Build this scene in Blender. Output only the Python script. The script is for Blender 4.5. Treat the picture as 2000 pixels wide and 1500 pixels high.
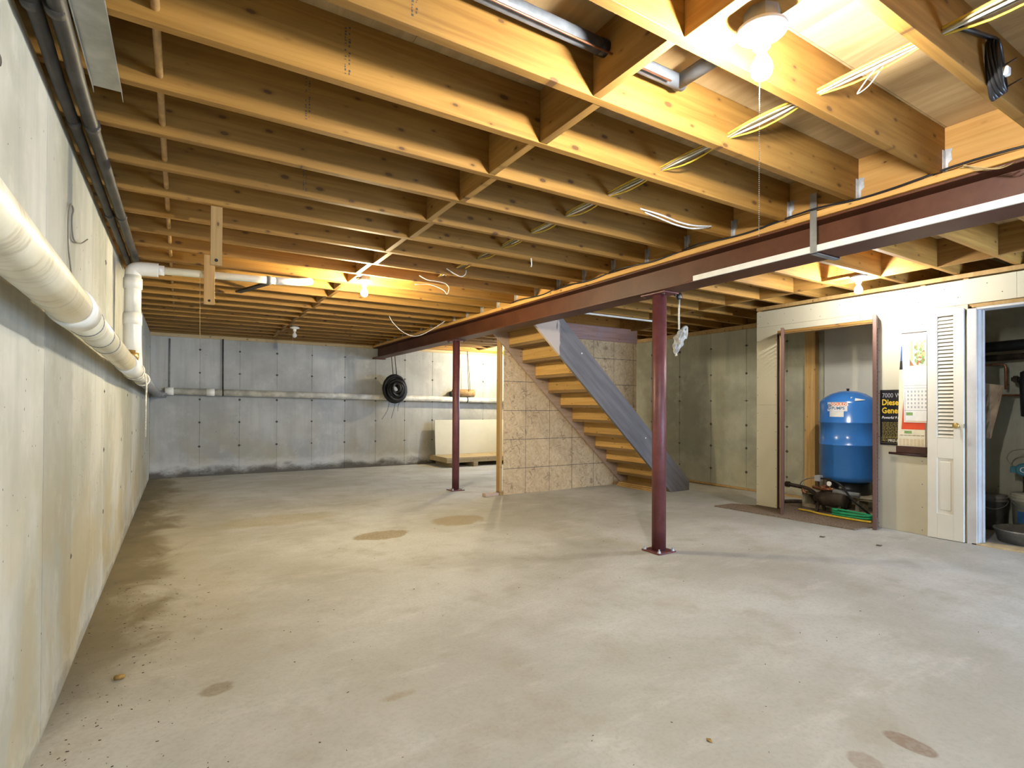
import bpy, bmesh, math, random
from mathutils import Vector, Matrix
random.seed(7)
sc = bpy.context.scene
for o in list(bpy.data.objects): bpy.data.objects.remove(o)

# ------------------------------------------------------------------ camera
yaw, pit, rol = 0.5501, 0.0080, 0.0052
CAM = Vector((0.4201, 0.0, 1.2188))
fw = Vector((math.sin(yaw)*math.cos(pit), math.cos(yaw)*math.cos(pit), math.sin(pit)))
r0 = Vector((math.cos(yaw), -math.sin(yaw), 0))
u0 = Vector((-math.sin(yaw)*math.sin(pit), -math.cos(yaw)*math.sin(pit), math.cos(pit)))
rt = r0*math.cos(rol) + u0*math.sin(rol)
up = -r0*math.sin(rol) + u0*math.cos(rol)
cd = bpy.data.cameras.new('camera'); cam = bpy.data.objects.new('camera', cd)
sc.collection.objects.link(cam)
cam.matrix_world = Matrix(((rt.x, up.x, -fw.x, CAM.x), (rt.y, up.y, -fw.y, CAM.y), (rt.z, up.z, -fw.z, CAM.z), (0, 0, 0, 1)))
cd.sensor_width = 36; cd.lens = 1057.76/2000*36; cd.shift_y = 34.36/2000; cd.clip_start = 0.02
sc.camera = cam

# ------------------------------------------------------------------ world, portals of the added sky-fill openings, exposure
SKY = 31.0
w = bpy.data.worlds.new('world'); sc.world = w; w.use_nodes = True
bg = w.node_tree.nodes['Background']; bg.inputs[0].default_value = (0.47, 0.66, 1.0, 1); bg.inputs[1].default_value = SKY
def portal(name, loc, rot, sx, sy):
    l = bpy.data.lights.new(name, 'AREA'); l.shape = 'RECTANGLE'; l.size = sx; l.size_y = sy; l.cycles.is_portal = True
    o = bpy.data.objects.new(name, l); sc.collection.objects.link(o); o.location = loc; o.rotation_euler = rot
portal('portal_front', (5.4, -2.72, .99), (math.radians(90), 0, 0), 1.4, 1.9)
portal('portal_side', (7.38, 8.3, 1.85), (math.radians(90), 0, math.radians(90)), 1.3, 0.75)
sc.view_settings.view_transform = 'Standard'; sc.view_settings.look = 'None'
sc.view_settings.exposure = 0.58; sc.view_settings.gamma = 1.0; sc.view_settings.use_curve_mapping = False
sc.cycles.use_denoising = True
sc.cycles.max_bounces = 8; sc.cycles.diffuse_bounces = 3; sc.cycles.sample_clamp_indirect = 6
WARM = (1.0, 0.86, 0.55); NEUT = (1.0, 0.975, 0.94)
LAMP = {1: (NEUT, 80), 2: (WARM, 92), 4: (NEUT, 38), 5: (WARM, 95)}    # colour, watts of each burning bulb

# ------------------------------------------------------------------ helpers
def link(o): sc.collection.objects.link(o); return o
def wpos(o):
    p = Vector((0, 0, 0))
    while o is not None: p = p + o.location; o = o.parent
    return p
class MB:
    """collects shapes in world coordinates; build() links them as ONE mesh object"""
    def __init__(s): s.bm = bmesh.new()
    def box(s, a, b, bev=0.0):
        x0, y0, z0 = [min(p, q) for p, q in zip(a, b)]; x1, y1, z1 = [max(p, q) for p, q in zip(a, b)]
        v = [s.bm.verts.new(p) for p in ((x0,y0,z0),(x1,y0,z0),(x1,y1,z0),(x0,y1,z0),(x0,y0,z1),(x1,y0,z1),(x1,y1,z1),(x0,y1,z1))]
        f = [s.bm.faces.new([v[i] for i in q]) for q in ((3,2,1,0),(4,5,6,7),(0,1,5,4),(1,2,6,5),(2,3,7,6),(3,0,4,7))]
        if bev:
            es = list({e for q in f for e in q.edges})
            bmesh.ops.bevel(s.bm, geom=es, offset=bev, segments=1, affect='EDGES')
        return s
    def bar(s, p, q, w, h, side=None, bev=0.0):
        """box from p to q; w along side vector, h along the third axis"""
        p = Vector(p); q = Vector(q); d = (q-p).normalized()
        sd = Vector(side) if side else (Vector((0,0,1)).cross(d) if abs(d.z) < .95 else Vector((1,0,0)))
        sd = (sd - d*sd.dot(d)).normalized(); n = d.cross(sd)
        v = []
        for c in (p, q):
            for a, b in ((-1,-1),(1,-1),(1,1),(-1,1)): v.append(s.bm.verts.new(c + sd*(a*w/2) + n*(b*h/2)))
        f = [s.bm.faces.new([v[i] for i in t]) for t in ((3,2,1,0),(4,5,6,7),(0,1,5,4),(1,2,6,5),(2,3,7,6),(3,0,4,7))]
        if bev:
            bmesh.ops.bevel(s.bm, geom=list({e for t in f for e in t.edges}), offset=bev, segments=1, affect='EDGES')
        return s
    def tube(s, pts, r, n=10, closed=False, caps=True):
        pts = [Vector(p) for p in pts]; m = len(pts); rings = []
        rr = r if isinstance(r, (list, tuple)) else [r]*m
        nrm = None
        for i, p in enumerate(pts):
            if closed: t = (pts[(i+1) % m] - pts[i-1]).normalized()
            else: t = (pts[min(i+1, m-1)] - pts[max(i-1, 0)]).normalized()
            if nrm is None: nrm = t.orthogonal().normalized()
            else:
                nrm = nrm - t*nrm.dot(t)
                nrm = nrm.normalized() if nrm.length > 1e-6 else t.orthogonal().normalized()
            b = t.cross(nrm)
            rings.append([s.bm.verts.new(p + (nrm*math.cos(2*math.pi*k/n) + b*math.sin(2*math.pi*k/n))*rr[i]) for k in range(n)])
        for i in range(m if closed else m-1):
            A, B = rings[i], rings[(i+1) % m]
            for k in range(n):
                f = s.bm.faces.new((A[k], A[(k+1) % n], B[(k+1) % n], B[k])); f.smooth = True
        if caps and not closed:
            s.bm.faces.new(rings[0][::-1]); s.bm.faces.new(rings[-1])
        return s
    def lathe(s, prof, c=(0,0,0), n=24, axis='Z', smooth=True):
        """prof: list of (radius, height) about an axis through c"""
        c = Vector(c); rings = []
        for r, h in prof:
            ring = []
            for k in range(n):
                a = 2*math.pi*k/n; x, y = r*math.cos(a), r*math.sin(a)
                q = {'Z': (x, y, h), 'X': (h, x, y), 'Y': (y, h, x)}[axis]
                ring.append(s.bm.verts.new(c + Vector(q)))
            rings.append(ring)
        for A, B in zip(rings, rings[1:]):
            for k in range(n):
                f = s.bm.faces.new((A[k], A[(k+1) % n], B[(k+1) % n], B[k])); f.smooth = smooth
        s.bm.faces.new(rings[0][::-1]); s.bm.faces.new(rings[-1])
        return s
    def prism(s, poly, d):
        """flat polygon (3D points) extruded by vector d"""
        d = Vector(d); A = [s.bm.verts.new(Vector(p)) for p in poly]; B = [s.bm.verts.new(Vector(p)+d) for p in poly]
        s.bm.faces.new(A[::-1]); s.bm.faces.new(B); n = len(A)
        for k in range(n): s.bm.faces.new((A[k], A[(k+1) % n], B[(k+1) % n], B[k]))
        return s
    def build(s, name, mat, parent=None, origin=None, sharp=None):
        bmesh.ops.recalc_face_normals(s.bm, faces=s.bm.faces)
        if origin is None:
            xs = [v.co for v in s.bm.verts]
            origin = sum(xs, Vector())/len(xs)
        origin = Vector(origin)
        bmesh.ops.translate(s.bm, verts=s.bm.verts, vec=-origin)
        me = bpy.data.meshes.new(name); s.bm.to_mesh(me); s.bm.free()
        me.materials.append(mat)
        o = bpy.data.objects.new(name, me); link(o)
        if parent is not None: o.parent = parent; o.location = origin - wpos(parent)
        else: o.location = origin
        return o
def tag(o, label, cat, group=None):
    o['label'] = label; o['category'] = cat
    if group: o['group'] = group
    return o
def thing(name, label, cat, loc, group=None):
    o = bpy.data.objects.new(name, None); link(o); o.location = loc; o.empty_display_size = .05
    return tag(o, label, cat, group)
def struct(o): o['kind'] = 'structure'; return o
def stuff(o): o['kind'] = 'stuff'; return o
def dup(o, d, parent=None):
    c = o.copy(); link(c); c.location = o.location + Vector(d)
    if parent is not None: c.parent = parent
    return c
def catenary(p, q, sag, n=14):
    p = Vector(p); q = Vector(q)
    return [p.lerp(q, i/n) + Vector((0,0,-sag*4*(i/n)*(1-i/n))) for i in range(n+1)]
def spline(pts, sub=6):
    P = [Vector(p) for p in pts]; out = []
    for i in range(len(P)-1):
        a, b, c, d = P[max(i-1,0)], P[i], P[i+1], P[min(i+2, len(P)-1)]
        for k in range(sub):
            t = k/sub
            out.append(.5*((2*b) + (c-a)*t + (2*a-5*b+4*c-d)*t*t + (3*b-a-3*c+d)*t**3))
    return out + [P[-1]]
def text(body, size, loc, mat, parent, xdir=(0,-1,0), updir=(0,0,1), name='lettering', bold=0, italic=0, sx=1.0):
    """flat lettering, baseline starting at loc, running along xdir"""
    cu = bpy.data.curves.new(name, 'FONT'); cu.body = body; cu.size = size; cu.resolution_u = 2; cu.offset = bold; cu.shear = italic
    cu.extrude = 0.0
    t = bpy.data.objects.new(name, cu); link(t)
    me = bpy.data.meshes.new_from_object(t.evaluated_get(bpy.context.evaluated_depsgraph_get()))
    bpy.data.objects.remove(t); bpy.data.curves.remove(cu)
    X = Vector(xdir).normalized(); U = Vector(updir).normalized()
    for v in me.vertices: v.co = X*(v.co.x*sx) + U*v.co.y
    me.materials.clear(); me.materials.append(mat); me.name = name
    o = bpy.data.objects.new(name, me); link(o); o.parent = parent
    o.location = Vector(loc) - (wpos(parent) if parent else Vector())
    return o
def fz(x, y): return 0.0093*x*min(1.0, max(0.0, (11-y)/8.5))     # the slab falls gently towards the left wall

# ------------------------------------------------------------------ materials
class NT:
    def __init__(s, name):
        s.m = bpy.data.materials.new(name); s.m.use_nodes = True; s.t = s.m.node_tree; s.b = s.t.nodes['Principled BSDF']
        s.b.inputs['Specular IOR Level'].default_value = 0.3
    def n(s, typ, **kw):
        q = s.t.nodes.new(typ)
        for k, v in kw.items(): setattr(q, k, v)
        return q
    def l(s, a, b): s.t.links.new(a, b)
    def set(s, sock, v):
        if isinstance(v, bpy.types.NodeSocket): s.l(v, sock)
        elif isinstance(v, (tuple, list)) and len(v) == 3 and sock.type == 'RGBA': sock.default_value = (*v, 1)
        else: sock.default_value = v
    def math(s, op, a, b=0.0, c=None, clamp=False):
        q = s.n('ShaderNodeMath', operation=op, use_clamp=clamp); s.set(q.inputs[0], a); s.set(q.inputs[1], b)
        if c is not None: s.set(q.inputs[2], c)
        return q.outputs[0]
    def mix(s, f, a, b, mode='MIX'):
        q = s.n('ShaderNodeMix', data_type='RGBA', blend_type=mode); s.set(q.inputs[0], f); s.set(q.inputs[6], a); s.set(q.inputs[7], b)
        return q.outputs[2]
    def world(s): return s.n('ShaderNodeNewGeometry').outputs['Position']
    def obj(s): return s.n('ShaderNodeTexCoord').outputs['Object']
    def rnd(s): return s.n('ShaderNodeObjectInfo').outputs['Random']
    def map(s, v, scale=(1,1,1), loc=(0,0,0)):
        q = s.n('ShaderNodeMapping'); s.l(v, q.inputs[0]); s.set(q.inputs[1], loc) if not isinstance(loc, tuple) else setattr(q.inputs[1], 'default_value', loc)
        q.inputs[3].default_value = scale; return q.outputs[0]
    def noise(s, v, scale, detail=4, rough=.55, dist=0.0):
        q = s.n('ShaderNodeTexNoise'); s.l(v, q.inputs['Vector']); q.inputs['Scale'].default_value = scale
        q.inputs['Detail'].default_value = detail; q.inputs['Roughness'].default_value = rough; q.inputs['Distortion'].default_value = dist
        return q.outputs['Fac']
    def vor(s, v, scale, feature='F1', out='Distance'):
        q = s.n('ShaderNodeTexVoronoi', feature=feature); s.l(v, q.inputs['Vector']); q.inputs['Scale'].default_value = scale; return q.outputs[out]
    def ramp(s, f, lo, hi, a=0.0, b=1.0):
        q = s.n('ShaderNodeMapRange', interpolation_type='SMOOTHSTEP'); s.set(q.inputs[0], f)
        for i, v in enumerate((lo, hi, a, b)): q.inputs[i+1].default_value = v
        return q.outputs[0]
    def sep(s, v):
        q = s.n('ShaderNodeSeparateXYZ'); s.l(v, q.inputs[0]); return q.outputs
    def comb(s, x, y, z):
        q = s.n('ShaderNodeCombineXYZ'); s.set(q.inputs[0], x); s.set(q.inputs[1], y); s.set(q.inputs[2], z); return q.outputs[0]
    def bump(s, h, strength=.3, dist=.01):
        q = s.n('ShaderNodeBump'); q.inputs['Strength'].default_value = strength; q.inputs['Distance'].default_value = dist
        s.l(h, q.inputs['Height']); s.l(q.outputs[0], s.b.inputs['Normal'])
    def out(s, col, rough=.6, metal=0.0, spec=None):
        s.set(s.b.inputs['Base Color'], col); s.set(s.b.inputs['Roughness'], rough); s.set(s.b.inputs['Metallic'], metal)
        if spec is not None: s.b.inputs['Specular IOR Level'].default_value = spec
        return s.m
def plain(name, col, rough=.5, metal=0.0, var=.12, scale=18, spec=None, bump=0.0):
    t = NT(name); p = t.obj(); f = t.noise(p, scale, 5)
    c = t.mix(t.ramp(f, .35, .7), tuple(v*(1-var) for v in col), tuple(min(1, v*(1+var)) for v in col))
    if bump: t.bump(f, bump, .004)
    return t.out(c, rough, metal, spec)
def wood(name, lo, hi, dark=(.10,.045,.015), axis='X', rough=.65, knots=1.0, stain=0.0, stcol=(.06,.05,.06), fr=30, ds=.6):
    t = NT(name); r = t.math('MULTIPLY', t.rnd(), 37.0); p = t.obj()
    q = t.n('ShaderNodeVectorMath', operation='ADD'); t.l(p, q.inputs[0]); t.l(t.comb(r, r, r), q.inputs[1]); v = q.outputs[0]
    sc_ = {'X': (1.2, fr, fr), 'Y': (fr, 1.2, fr), 'Z': (fr, fr, 1.2)}[axis]
    g = t.noise(t.map(v, sc_), 1.0, 5, .6, ds)
    big = t.noise(t.map(v, tuple(k*.12 for k in sc_)), 1.0, 3)
    c = t.mix(t.ramp(g, .3, .72), lo, hi)
    c = t.mix(t.math('MULTIPLY', t.ramp(big, .4, .7), .35), c, tuple(k*.72 for k in lo))
    tone = t.ramp(t.rnd(), 0, 1, .82, 1.12); c = t.mix(1.0, c, t.comb(tone, tone, tone), 'MULTIPLY')
    if knots:
        vx, vy, vz = t.sep(v); a_, b_ = {'X': (vx, vz), 'Y': (vy, vz), 'Z': (vz, t.math('ADD', vx, vy))}[axis]
        vq = t.n('ShaderNodeTexVoronoi', feature='F1', voronoi_dimensions='2D'); t.l(t.comb(t.math('MULTIPLY', a_, 5.2), t.math('MULTIPLY', b_, 11.0), 0.0), vq.inputs['Vector']); vq.inputs['Scale'].default_value = 1.0
        rad = t.math('SUBTRACT', t.math('MULTIPLY', t.sep(vq.outputs['Color'])[0], .21*knots), .10*knots)
        k = t.math('SUBTRACT', rad, vq.outputs['Distance'])
        halo = t.ramp(k, -.11, .0, 0, .45); core = t.ramp(k, -.012, .012, 0, .88)
        c = t.mix(halo, c, tuple(x*.55 for x in lo)); c = t.mix(core, c, dark)
    if stain:
        s = t.ramp(t.noise(t.map(v, (1.6, 1.6, 1.6)), 1.0, 6, .65), .5, .75, 0, stain); c = t.mix(s, c, stcol)
    t.bump(g, .15, .002)
    return t.out(c, rough)
def concrete_wall(name, base, dark, warm, floorband, side):
    t = NT(name); p = t.world(); x, y, z = t.sep(p)
    big = t.noise(p, .9, 5, .6); mid = t.noise(p, 4.5, 6, .65); fine = t.noise(p, 60, 3)
    streak = t.noise(t.map(p, (9, 9, .7)), 1.0, 5, .6)
    c = t.mix(t.ramp(big, .35, .65), dark, base)
    c = t.mix(t.math('MULTIPLY', t.ramp(streak, .42, .72), .45), c, tuple(v*.64 for v in base))
    c = t.mix(t.math('MULTIPLY', t.ramp(mid, .5, .75), .4), c, tuple(min(1, v*1.22) for v in base))
    # warm mineral stain, stronger low on the wall
    low = t.ramp(z, .15, 1.35, 1, 0)
    wf = t.math('MULTIPLY', t.math('MULTIPLY', low, t.ramp(t.noise(p, 1.4, 5, .6, .8), .38, .62)), .75)
    c = t.mix(wf, c, warm)
    # dark damp rise and pale salt line at the foot
    edge = t.math('ADD', z, t.math('MULTIPLY', t.math('SUBTRACT', t.noise(t.map(p, (1.2, 1.2, 2.2)), 2.0, 7, .7), .5), .42))
    c = t.mix(t.ramp(edge, floorband*1.25, floorband*2.6, .55 if side == 'B' else .2, 0), c, tuple(min(1, v*1.25) for v in base))
    c = t.mix(t.ramp(edge, floorband*.2, floorband*1.5, .9 if side == 'B' else .35, 0), c, (.075,.062,.048))
    # pin holes and small blotches
    h = t.vor(t.map(p, (1,1,1)), 9.0); hm = t.math('MULTIPLY', t.ramp(h, .05, .09, 1, 0), t.ramp(t.noise(p, 2.2), .5, .6))
    c = t.mix(t.math('MULTIPLY', hm, .6), c, (.12,.10,.08))
    tone = t.ramp(t.rnd(), 0, 1, .93, 1.06); c = t.mix(1.0, c, t.comb(tone, tone, tone), 'MULTIPLY')
    t.bump(t.math('ADD', mid, t.math('MULTIPLY', fine, .3)), .25, .006)
    return t.out(c, .85, spec=.2)
M = {}
M['wall_l'] = concrete_wall('concrete_left', (.50,.49,.425), (.335,.33,.265), (.375,.30,.155), .05, 'L')
M['wall_b'] = concrete_wall('concrete_back', (.47,.47,.445), (.335,.335,.315), (.36,.33,.24), .12, 'B')
M['wall_r'] = concrete_wall('concrete_right', (.46,.455,.36), (.27,.265,.205), (.40,.37,.26), .07, 'R')
def floor_mat():
    t = NT('concrete_floor'); p = t.world(); x, y, z = t.sep(p)
    big = t.noise(p, .7, 5, .6, .4); mid = t.noise(p, 3.2, 6, .65); fine = t.noise(p, 55, 4)
    c = t.mix(t.ramp(big, .36, .66), (.405,.392,.345), (.545,.54,.505))
    c = t.mix(t.math('MULTIPLY', t.ramp(mid, .48, .74), .55), c, (.345,.31,.235))
    c = t.mix(t.math('MULTIPLY', t.ramp(t.noise(t.map(p, (1.0, 3.0, 1)), 1.6, 7, .65), .52, .75), .4), c, (.68,.67,.63))
    spk = t.math('MULTIPLY', t.ramp(t.vor(p, 17.0), .04, .07, 1, 0), t.ramp(t.noise(p, 2.0), .55, .6))
    c = t.mix(t.math('MULTIPLY', spk, .45), c, (.16,.13,.09)); c = t.mix(t.math('MULTIPLY', t.ramp(t.noise(p, 38, 6, .75), .58, .72), .35), c, (.27,.235,.17))
    c = t.mix(t.ramp(fine, .42, .68, 0, .22), c, (.30,.275,.225))
    # scuffs
    sc1 = t.ramp(t.noise(t.map(p, (14, 1.2, 1)), 1.0, 6, .7, .5), .66, .72)
    c = t.mix(t.math('MULTIPLY', sc1, .18), c, (.25,.22,.19))
    nz = t.math('MULTIPLY', t.math('SUBTRACT', t.noise(p, 5.0, 5, .65), .5), 1.0)
    # dark, damp, dirty strip along the left wall
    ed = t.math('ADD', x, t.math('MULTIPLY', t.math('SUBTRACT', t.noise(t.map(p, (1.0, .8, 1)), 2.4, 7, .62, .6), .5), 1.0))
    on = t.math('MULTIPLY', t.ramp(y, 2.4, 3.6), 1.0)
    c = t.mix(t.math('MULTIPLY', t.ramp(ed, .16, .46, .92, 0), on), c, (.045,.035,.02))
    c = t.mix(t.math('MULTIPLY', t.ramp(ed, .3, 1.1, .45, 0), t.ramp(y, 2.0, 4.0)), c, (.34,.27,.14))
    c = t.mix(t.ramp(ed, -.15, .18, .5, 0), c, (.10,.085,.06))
    # patches where a spill dried, each with an outline of its own
    def patch(c, cx, cy, rx, ry, col, f, soft=.12, wob=.55):
        dx = t.math('DIVIDE', t.math('SUBTRACT', x, cx), rx); dy = t.math('DIVIDE', t.math('SUBTRACT', y, cy), ry)
        d = t.math('SQRT', t.math('ADD', t.math('MULTIPLY', dx, dx), t.math('MULTIPLY', dy, dy)))
        d = t.math('ADD', d, t.math('MULTIPLY', nz, wob*2))
        g = t.ramp(fine, .35, .6, .75, 1.0)
        return t.mix(t.math('MULTIPLY', t.ramp(d, 1-soft, 1+soft, f, 0), g), c, col)
    c = patch(c, 2.03, 4.93, .25, .17, (.27,.20,.105), .85)
    c = patch(c, 2.92, 5.14, .30, .22, (.30,.23,.125), .75)
    c = patch(c, 1.30, 6.15, .55, .28, (.36,.29,.16), .6, .3)
    c = patch(c, 2.645, .91, .045, .085, (.24,.175,.125), .85, .1, .25)
    c = patch(c, 2.40, .94, .05, .06, (.27,.20,.15), .6, .15)
    c = patch(c, .57, 2.63, .06, .05, (.22,.17,.10), .7, .3, .9)
    c = patch(c, 1.20, 2.17, .07, .025, (.30,.235,.14), .6, .4, .9)
    c = patch(c, 3.0, 2.3, .13, .1, (.47,.43,.36), .5, .5)
    t.bump(t.math('ADD', mid, t.math('MULTIPLY', fine, .25)), .18, .006)
    return t.out(c, t.ramp(mid, .3, .7, .62, .8), spec=.25)
M['floor'] = floor_mat()
M['joist'] = wood('spruce_joist', (.262,.128,.023), (.395,.208,.046), knots=1.0, stain=.22)
M['block'] = wood('spruce_block', (.285,.145,.032), (.415,.235,.065), axis='Y', knots=.7)
M['ledger'] = wood('fir_ledger', (.52,.27,.07), (.66,.38,.115), axis='Y', knots=.8)
M['plywood'] = wood('plywood', (.45,.31,.14), (.60,.44,.23), axis='Y', knots=.7, fr=9, ds=1.6, stain=.45, stcol=(.20,.15,.10))
M['stair'] = wood('stair_pine', (.50,.285,.085), (.65,.40,.135), axis='Y', knots=.7)
M['tread'] = wood('shaded_tread_pine', (.20,.12,.05), (.29,.18,.075), axis='Y', knots=.4)  # darker than the stair pine: shade under each step put into the colour
M['rawstr'] = wood('raw_stringer', (.46,.33,.235), (.58,.43,.32), knots=.5, stain=.35)
M['stud'] = wood('stud_pine', (.42,.25,.085), (.54,.35,.14), axis='Z', knots=.6)
M['purple'] = wood('stained_rim', (.30,.16,.12), (.42,.25,.20), knots=.4, stain=.7, stcol=(.30,.27,.30))
M['pallet'] = wood('pallet_pine', (.42,.31,.16), (.54,.42,.24), knots=.7, stain=.5, stcol=(.12,.09,.05))
M['brownwood'] = wood('brown_door', (.115,.055,.035), (.165,.085,.06), axis='Z', knots=0, rough=.45)
M['mahog'] = plain('dark_rod', (.055,.022,.016), .4)
def steel():
    t = NT('red_primer_steel'); p = t.obj(); a = t.noise(p, 3.0, 6, .65); b = t.noise(p, 35, 4)
    c = t.mix(t.ramp(a, .35, .7), (.075,.022,.008), (.108,.036,.014)); c = t.mix(t.ramp(b, .6, .75, 0, .5), c, (.06,.022,.015))
    t.bump(b, .12, .002); return t.out(c, .5, 0, .4)
M['steel'] = steel()
def colmat():
    t = NT('column_paint'); p = t.obj(); a = t.noise(p, 5.0, 6, .65); b = t.noise(p, 60, 4, .7)
    c = t.mix(t.ramp(a, .35, .7), (.105,.028,.026), (.155,.048,.048)); c = t.mix(t.ramp(b, .63, .74, 0, .55), c, (.36,.25,.25))
    return t.out(c, .48, 0, .45)
M['column'] = colmat()
def gray_str():
    t = NT('grey_painted_stringer'); p = t.obj(); gm = t.n('ShaderNodeMapping'); t.l(p, gm.inputs[0]); gm.inputs[2].default_value = (0, math.radians(-43), 0); g = t.noise(t.map(gm.outputs[0], (1, 12, 12)), 1.5, 5); x, y, z = t.sep(t.world())
    c = t.mix(t.ramp(g, .3, .7), (.13,.12,.115), (.185,.17,.165))
    ed = t.math('ADD', x, t.math('MULTIPLY', t.math('SUBTRACT', t.noise(t.map(p, (14, 3, 4)), 1.0, 4), .5), .3))
    c = t.mix(t.ramp(ed, 4.27, 4.30, 1, 0), c, (.52,.42,.34))                 # bare wood where the paint stops near the top
    t.bump(g, .15, .003); return t.out(c, .55)
M['greystr'] = gray_str()
def osb():
    t = NT('osb_board'); p = t.world(); x, y, z = t.sep(p); q = t.n('ShaderNodeTexCoord').outputs['Object']
    def flakes(rot, sc):
        mp = t.n('ShaderNodeMapping'); t.l(p, mp.inputs[0]); mp.vector_type = 'TEXTURE'; mp.inputs[2].default_value = (0, rot, 0); mp.inputs[3].default_value = sc
        v = t.n('ShaderNodeTexVoronoi'); t.l(mp.outputs[0], v.inputs['Vector']); v.inputs['Scale'].default_value = 1.0; return t.sep(v.outputs['Color'])[0]
    a = flakes(.5, (.10, 1, .024)); b = flakes(-.7, (.085, 1, .022)); d = flakes(1.35, (.075, 1, .018))
    sel = t.ramp(b, .52, .54); f = t.math('ADD', t.math('MULTIPLY', a, t.math('SUBTRACT', 1.0, sel)), t.math('MULTIPLY', t.math('MULTIPLY', t.math('SUBTRACT', b, .5), 2.0), sel))
    sel2 = t.ramp(d, .60, .62); f = t.math('ADD', t.math('MULTIPLY', f, t.math('SUBTRACT', 1.0, sel2)), t.math('MULTIPLY', t.math('MULTIPLY', t.math('SUBTRACT', d, .6), 2.5), sel2))
    c = t.mix(f, (.50,.355,.185), (.635,.475,.275))
    c = t.mix(t.math('MULTIPLY', t.ramp(t.noise(p, 26, 5, .7), .40, .7), .35), c, (.36,.24,.12))
    chips = t.math('MAXIMUM', t.math('MAXIMUM', t.ramp(d, .945, .95), t.ramp(flakes(-.25, (.05, 1, .009)), .90, .91)), t.ramp(flakes(.95, (.045, 1, .010)), .93, .94)); dk = t.math('MULTIPLY', t.math('MULTIPLY', chips, t.ramp(t.noise(p, 5.0), .44, .62)), .6); c = t.mix(dk, c, (.13,.065,.03))
    c = t.mix(t.math('MULTIPLY', t.ramp(t.noise(p, 1.6, 4), .45, .7), .25), c, (.42,.27,.14))
    # printed nailing grid
    def grid(co, off, pitch, half):
        m = t.math('ABSOLUTE', t.math('SUBTRACT', t.math('FRACT', t.math('DIVIDE', t.math('SUBTRACT', co, off), pitch)), .5))
        return t.ramp(m, .5-half/pitch*1.4, .5-half/pitch*.6)
    g = t.math('MAXIMUM', grid(z, .372, .3925, .0035), grid(x, 4.07, .4, .0028))
    c = t.mix(t.math('MULTIPLY', g, .9), c, (.045,.04,.05))
    t.bump(f, .2, .003); return t.out(c, .7)
M['osb'] = osb()
def drywall(name, col):
    t = NT(name); p = t.world(); a = t.noise(p, 1.6, 5); b = t.noise(p, 14, 5)
    c = t.mix(t.ramp(a, .35, .7), tuple(v*.90 for v in col), col); c = t.mix(t.ramp(b, .62, .78, 0, .22), c, tuple(v*.72 for v in col))
    return t.out(c, .8, spec=.2)
M['drywall'] = drywall('drywall', (.57,.525,.385))
M['foam'] = drywall('wall_foam_board', (.62,.60,.52))
M['whitepanel'] = drywall('white_panel', (.66,.64,.52))
M['doorwhite'] = drywall('door_paint', (.70,.655,.54))
def oldpaint():
    t = NT('weathered_white_paint'); p = t.world(); a = t.noise(t.map(p, (8, 8, 1.2)), 1.5, 6, .7)
    c = t.mix(t.ramp(t.noise(p, 5), .3, .7), (.46,.44,.41), (.55,.53,.49)); c = t.mix(t.ramp(a, .68, .72, 0, .7), c, (.30,.29,.27))
    return t.out(c, .55)
M['oldpaint'] = oldpaint()
M['whitetrim'] = plain('white_trim', (.74,.72,.64), .5, var=.05)
def pvc():
    t = NT('aged_white_pvc'); p = t.world(); x, y, z = t.sep(p)
    a = t.noise(t.map(p, (3, 14, 3)), 1.2, 6, .7); b = t.noise(p, 7, 5)
    c = t.mix(t.ramp(b, .3, .7), (.66,.60,.42), (.76,.72,.58)); c = t.mix(t.ramp(a, .48, .72, 0, .75), c, (.34,.26,.13))
    return t.out(c, .35, spec=.5)
M['pvc'] = pvc()
M['pvcclean'] = plain('white_pvc', (.76,.74,.66), .3, var=.06, scale=6, spec=.5)
M['pvcback'] = plain('dusty_pvc', (.58,.56,.49), .4, var=.25, scale=6)
M['pvcgrey'] = plain('grey_pipe', (.20,.20,.20), .4, var=.2)
M['blackpipe'] = plain('dark_pipe', (.040,.037,.034), .55, var=.3, scale=9, bump=.2)
M['insul'] = plain('grey_pipe_insulation', (.105,.115,.125), .5, 0, .15, 30, .4)
M['copper'] = plain('copper_pipe', (.36,.16,.09), .4, .8, .25)
M['tube'] = plain('tan_tube', (.40,.24,.09), .45, 0, .2)
M['galv'] = plain('galvanized', (.42,.44,.44), .38, .75, .18, 7)
M['galvlite'] = plain('hanger_galvanized', (.60,.63,.66), .4, .55, .2, 20)
M['black'] = plain('black_plastic', (.012,.012,.013), .35, 0, .3, spec=.5)
M['hose'] = plain('black_hose', (.010,.010,.010), .5, 0, .4)
M['white'] = plain('white_plastic', (.78,.77,.74), .35, var=.04)
M['porcelain'] = plain('porcelain', (.80,.78,.74), .2, var=.03, spec=.6)
M['rope'] = plain('cotton_rope', (.62,.58,.48), .9, var=.2, scale=60)
M['rag'] = plain('rag', (.42,.41,.37), .95, var=.25, scale=25, bump=.3)
M['twine'] = plain('twine', (.45,.33,.16), .9)
M['c_yel'] = plain('yellow_cable', (.72,.52,.06), .4)
M['c_wht'] = plain('white_cable', (.74,.72,.64), .4)
M['c_blk'] = plain('black_cable', (.014,.014,.016), .4)
M['c_tan'] = plain('tan_cable', (.42,.34,.18), .45)
M['c_gry'] = plain('grey_cable', (.24,.22,.17), .45)
M['blue'] = plain('blue_enamel', (.040,.19,.56), .22, 0, .08, 4, .6)
M['darkmetal'] = plain('rusty_iron', (.055,.040,.028), .55, .3, .4, 12, bump=.3)
M['block_c'] = plain('block_concrete', (.33,.28,.18), .9, 0, .3, 16, bump=.5)
M['green'] = plain('green_hose', (.02,.30,.13), .4)
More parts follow.
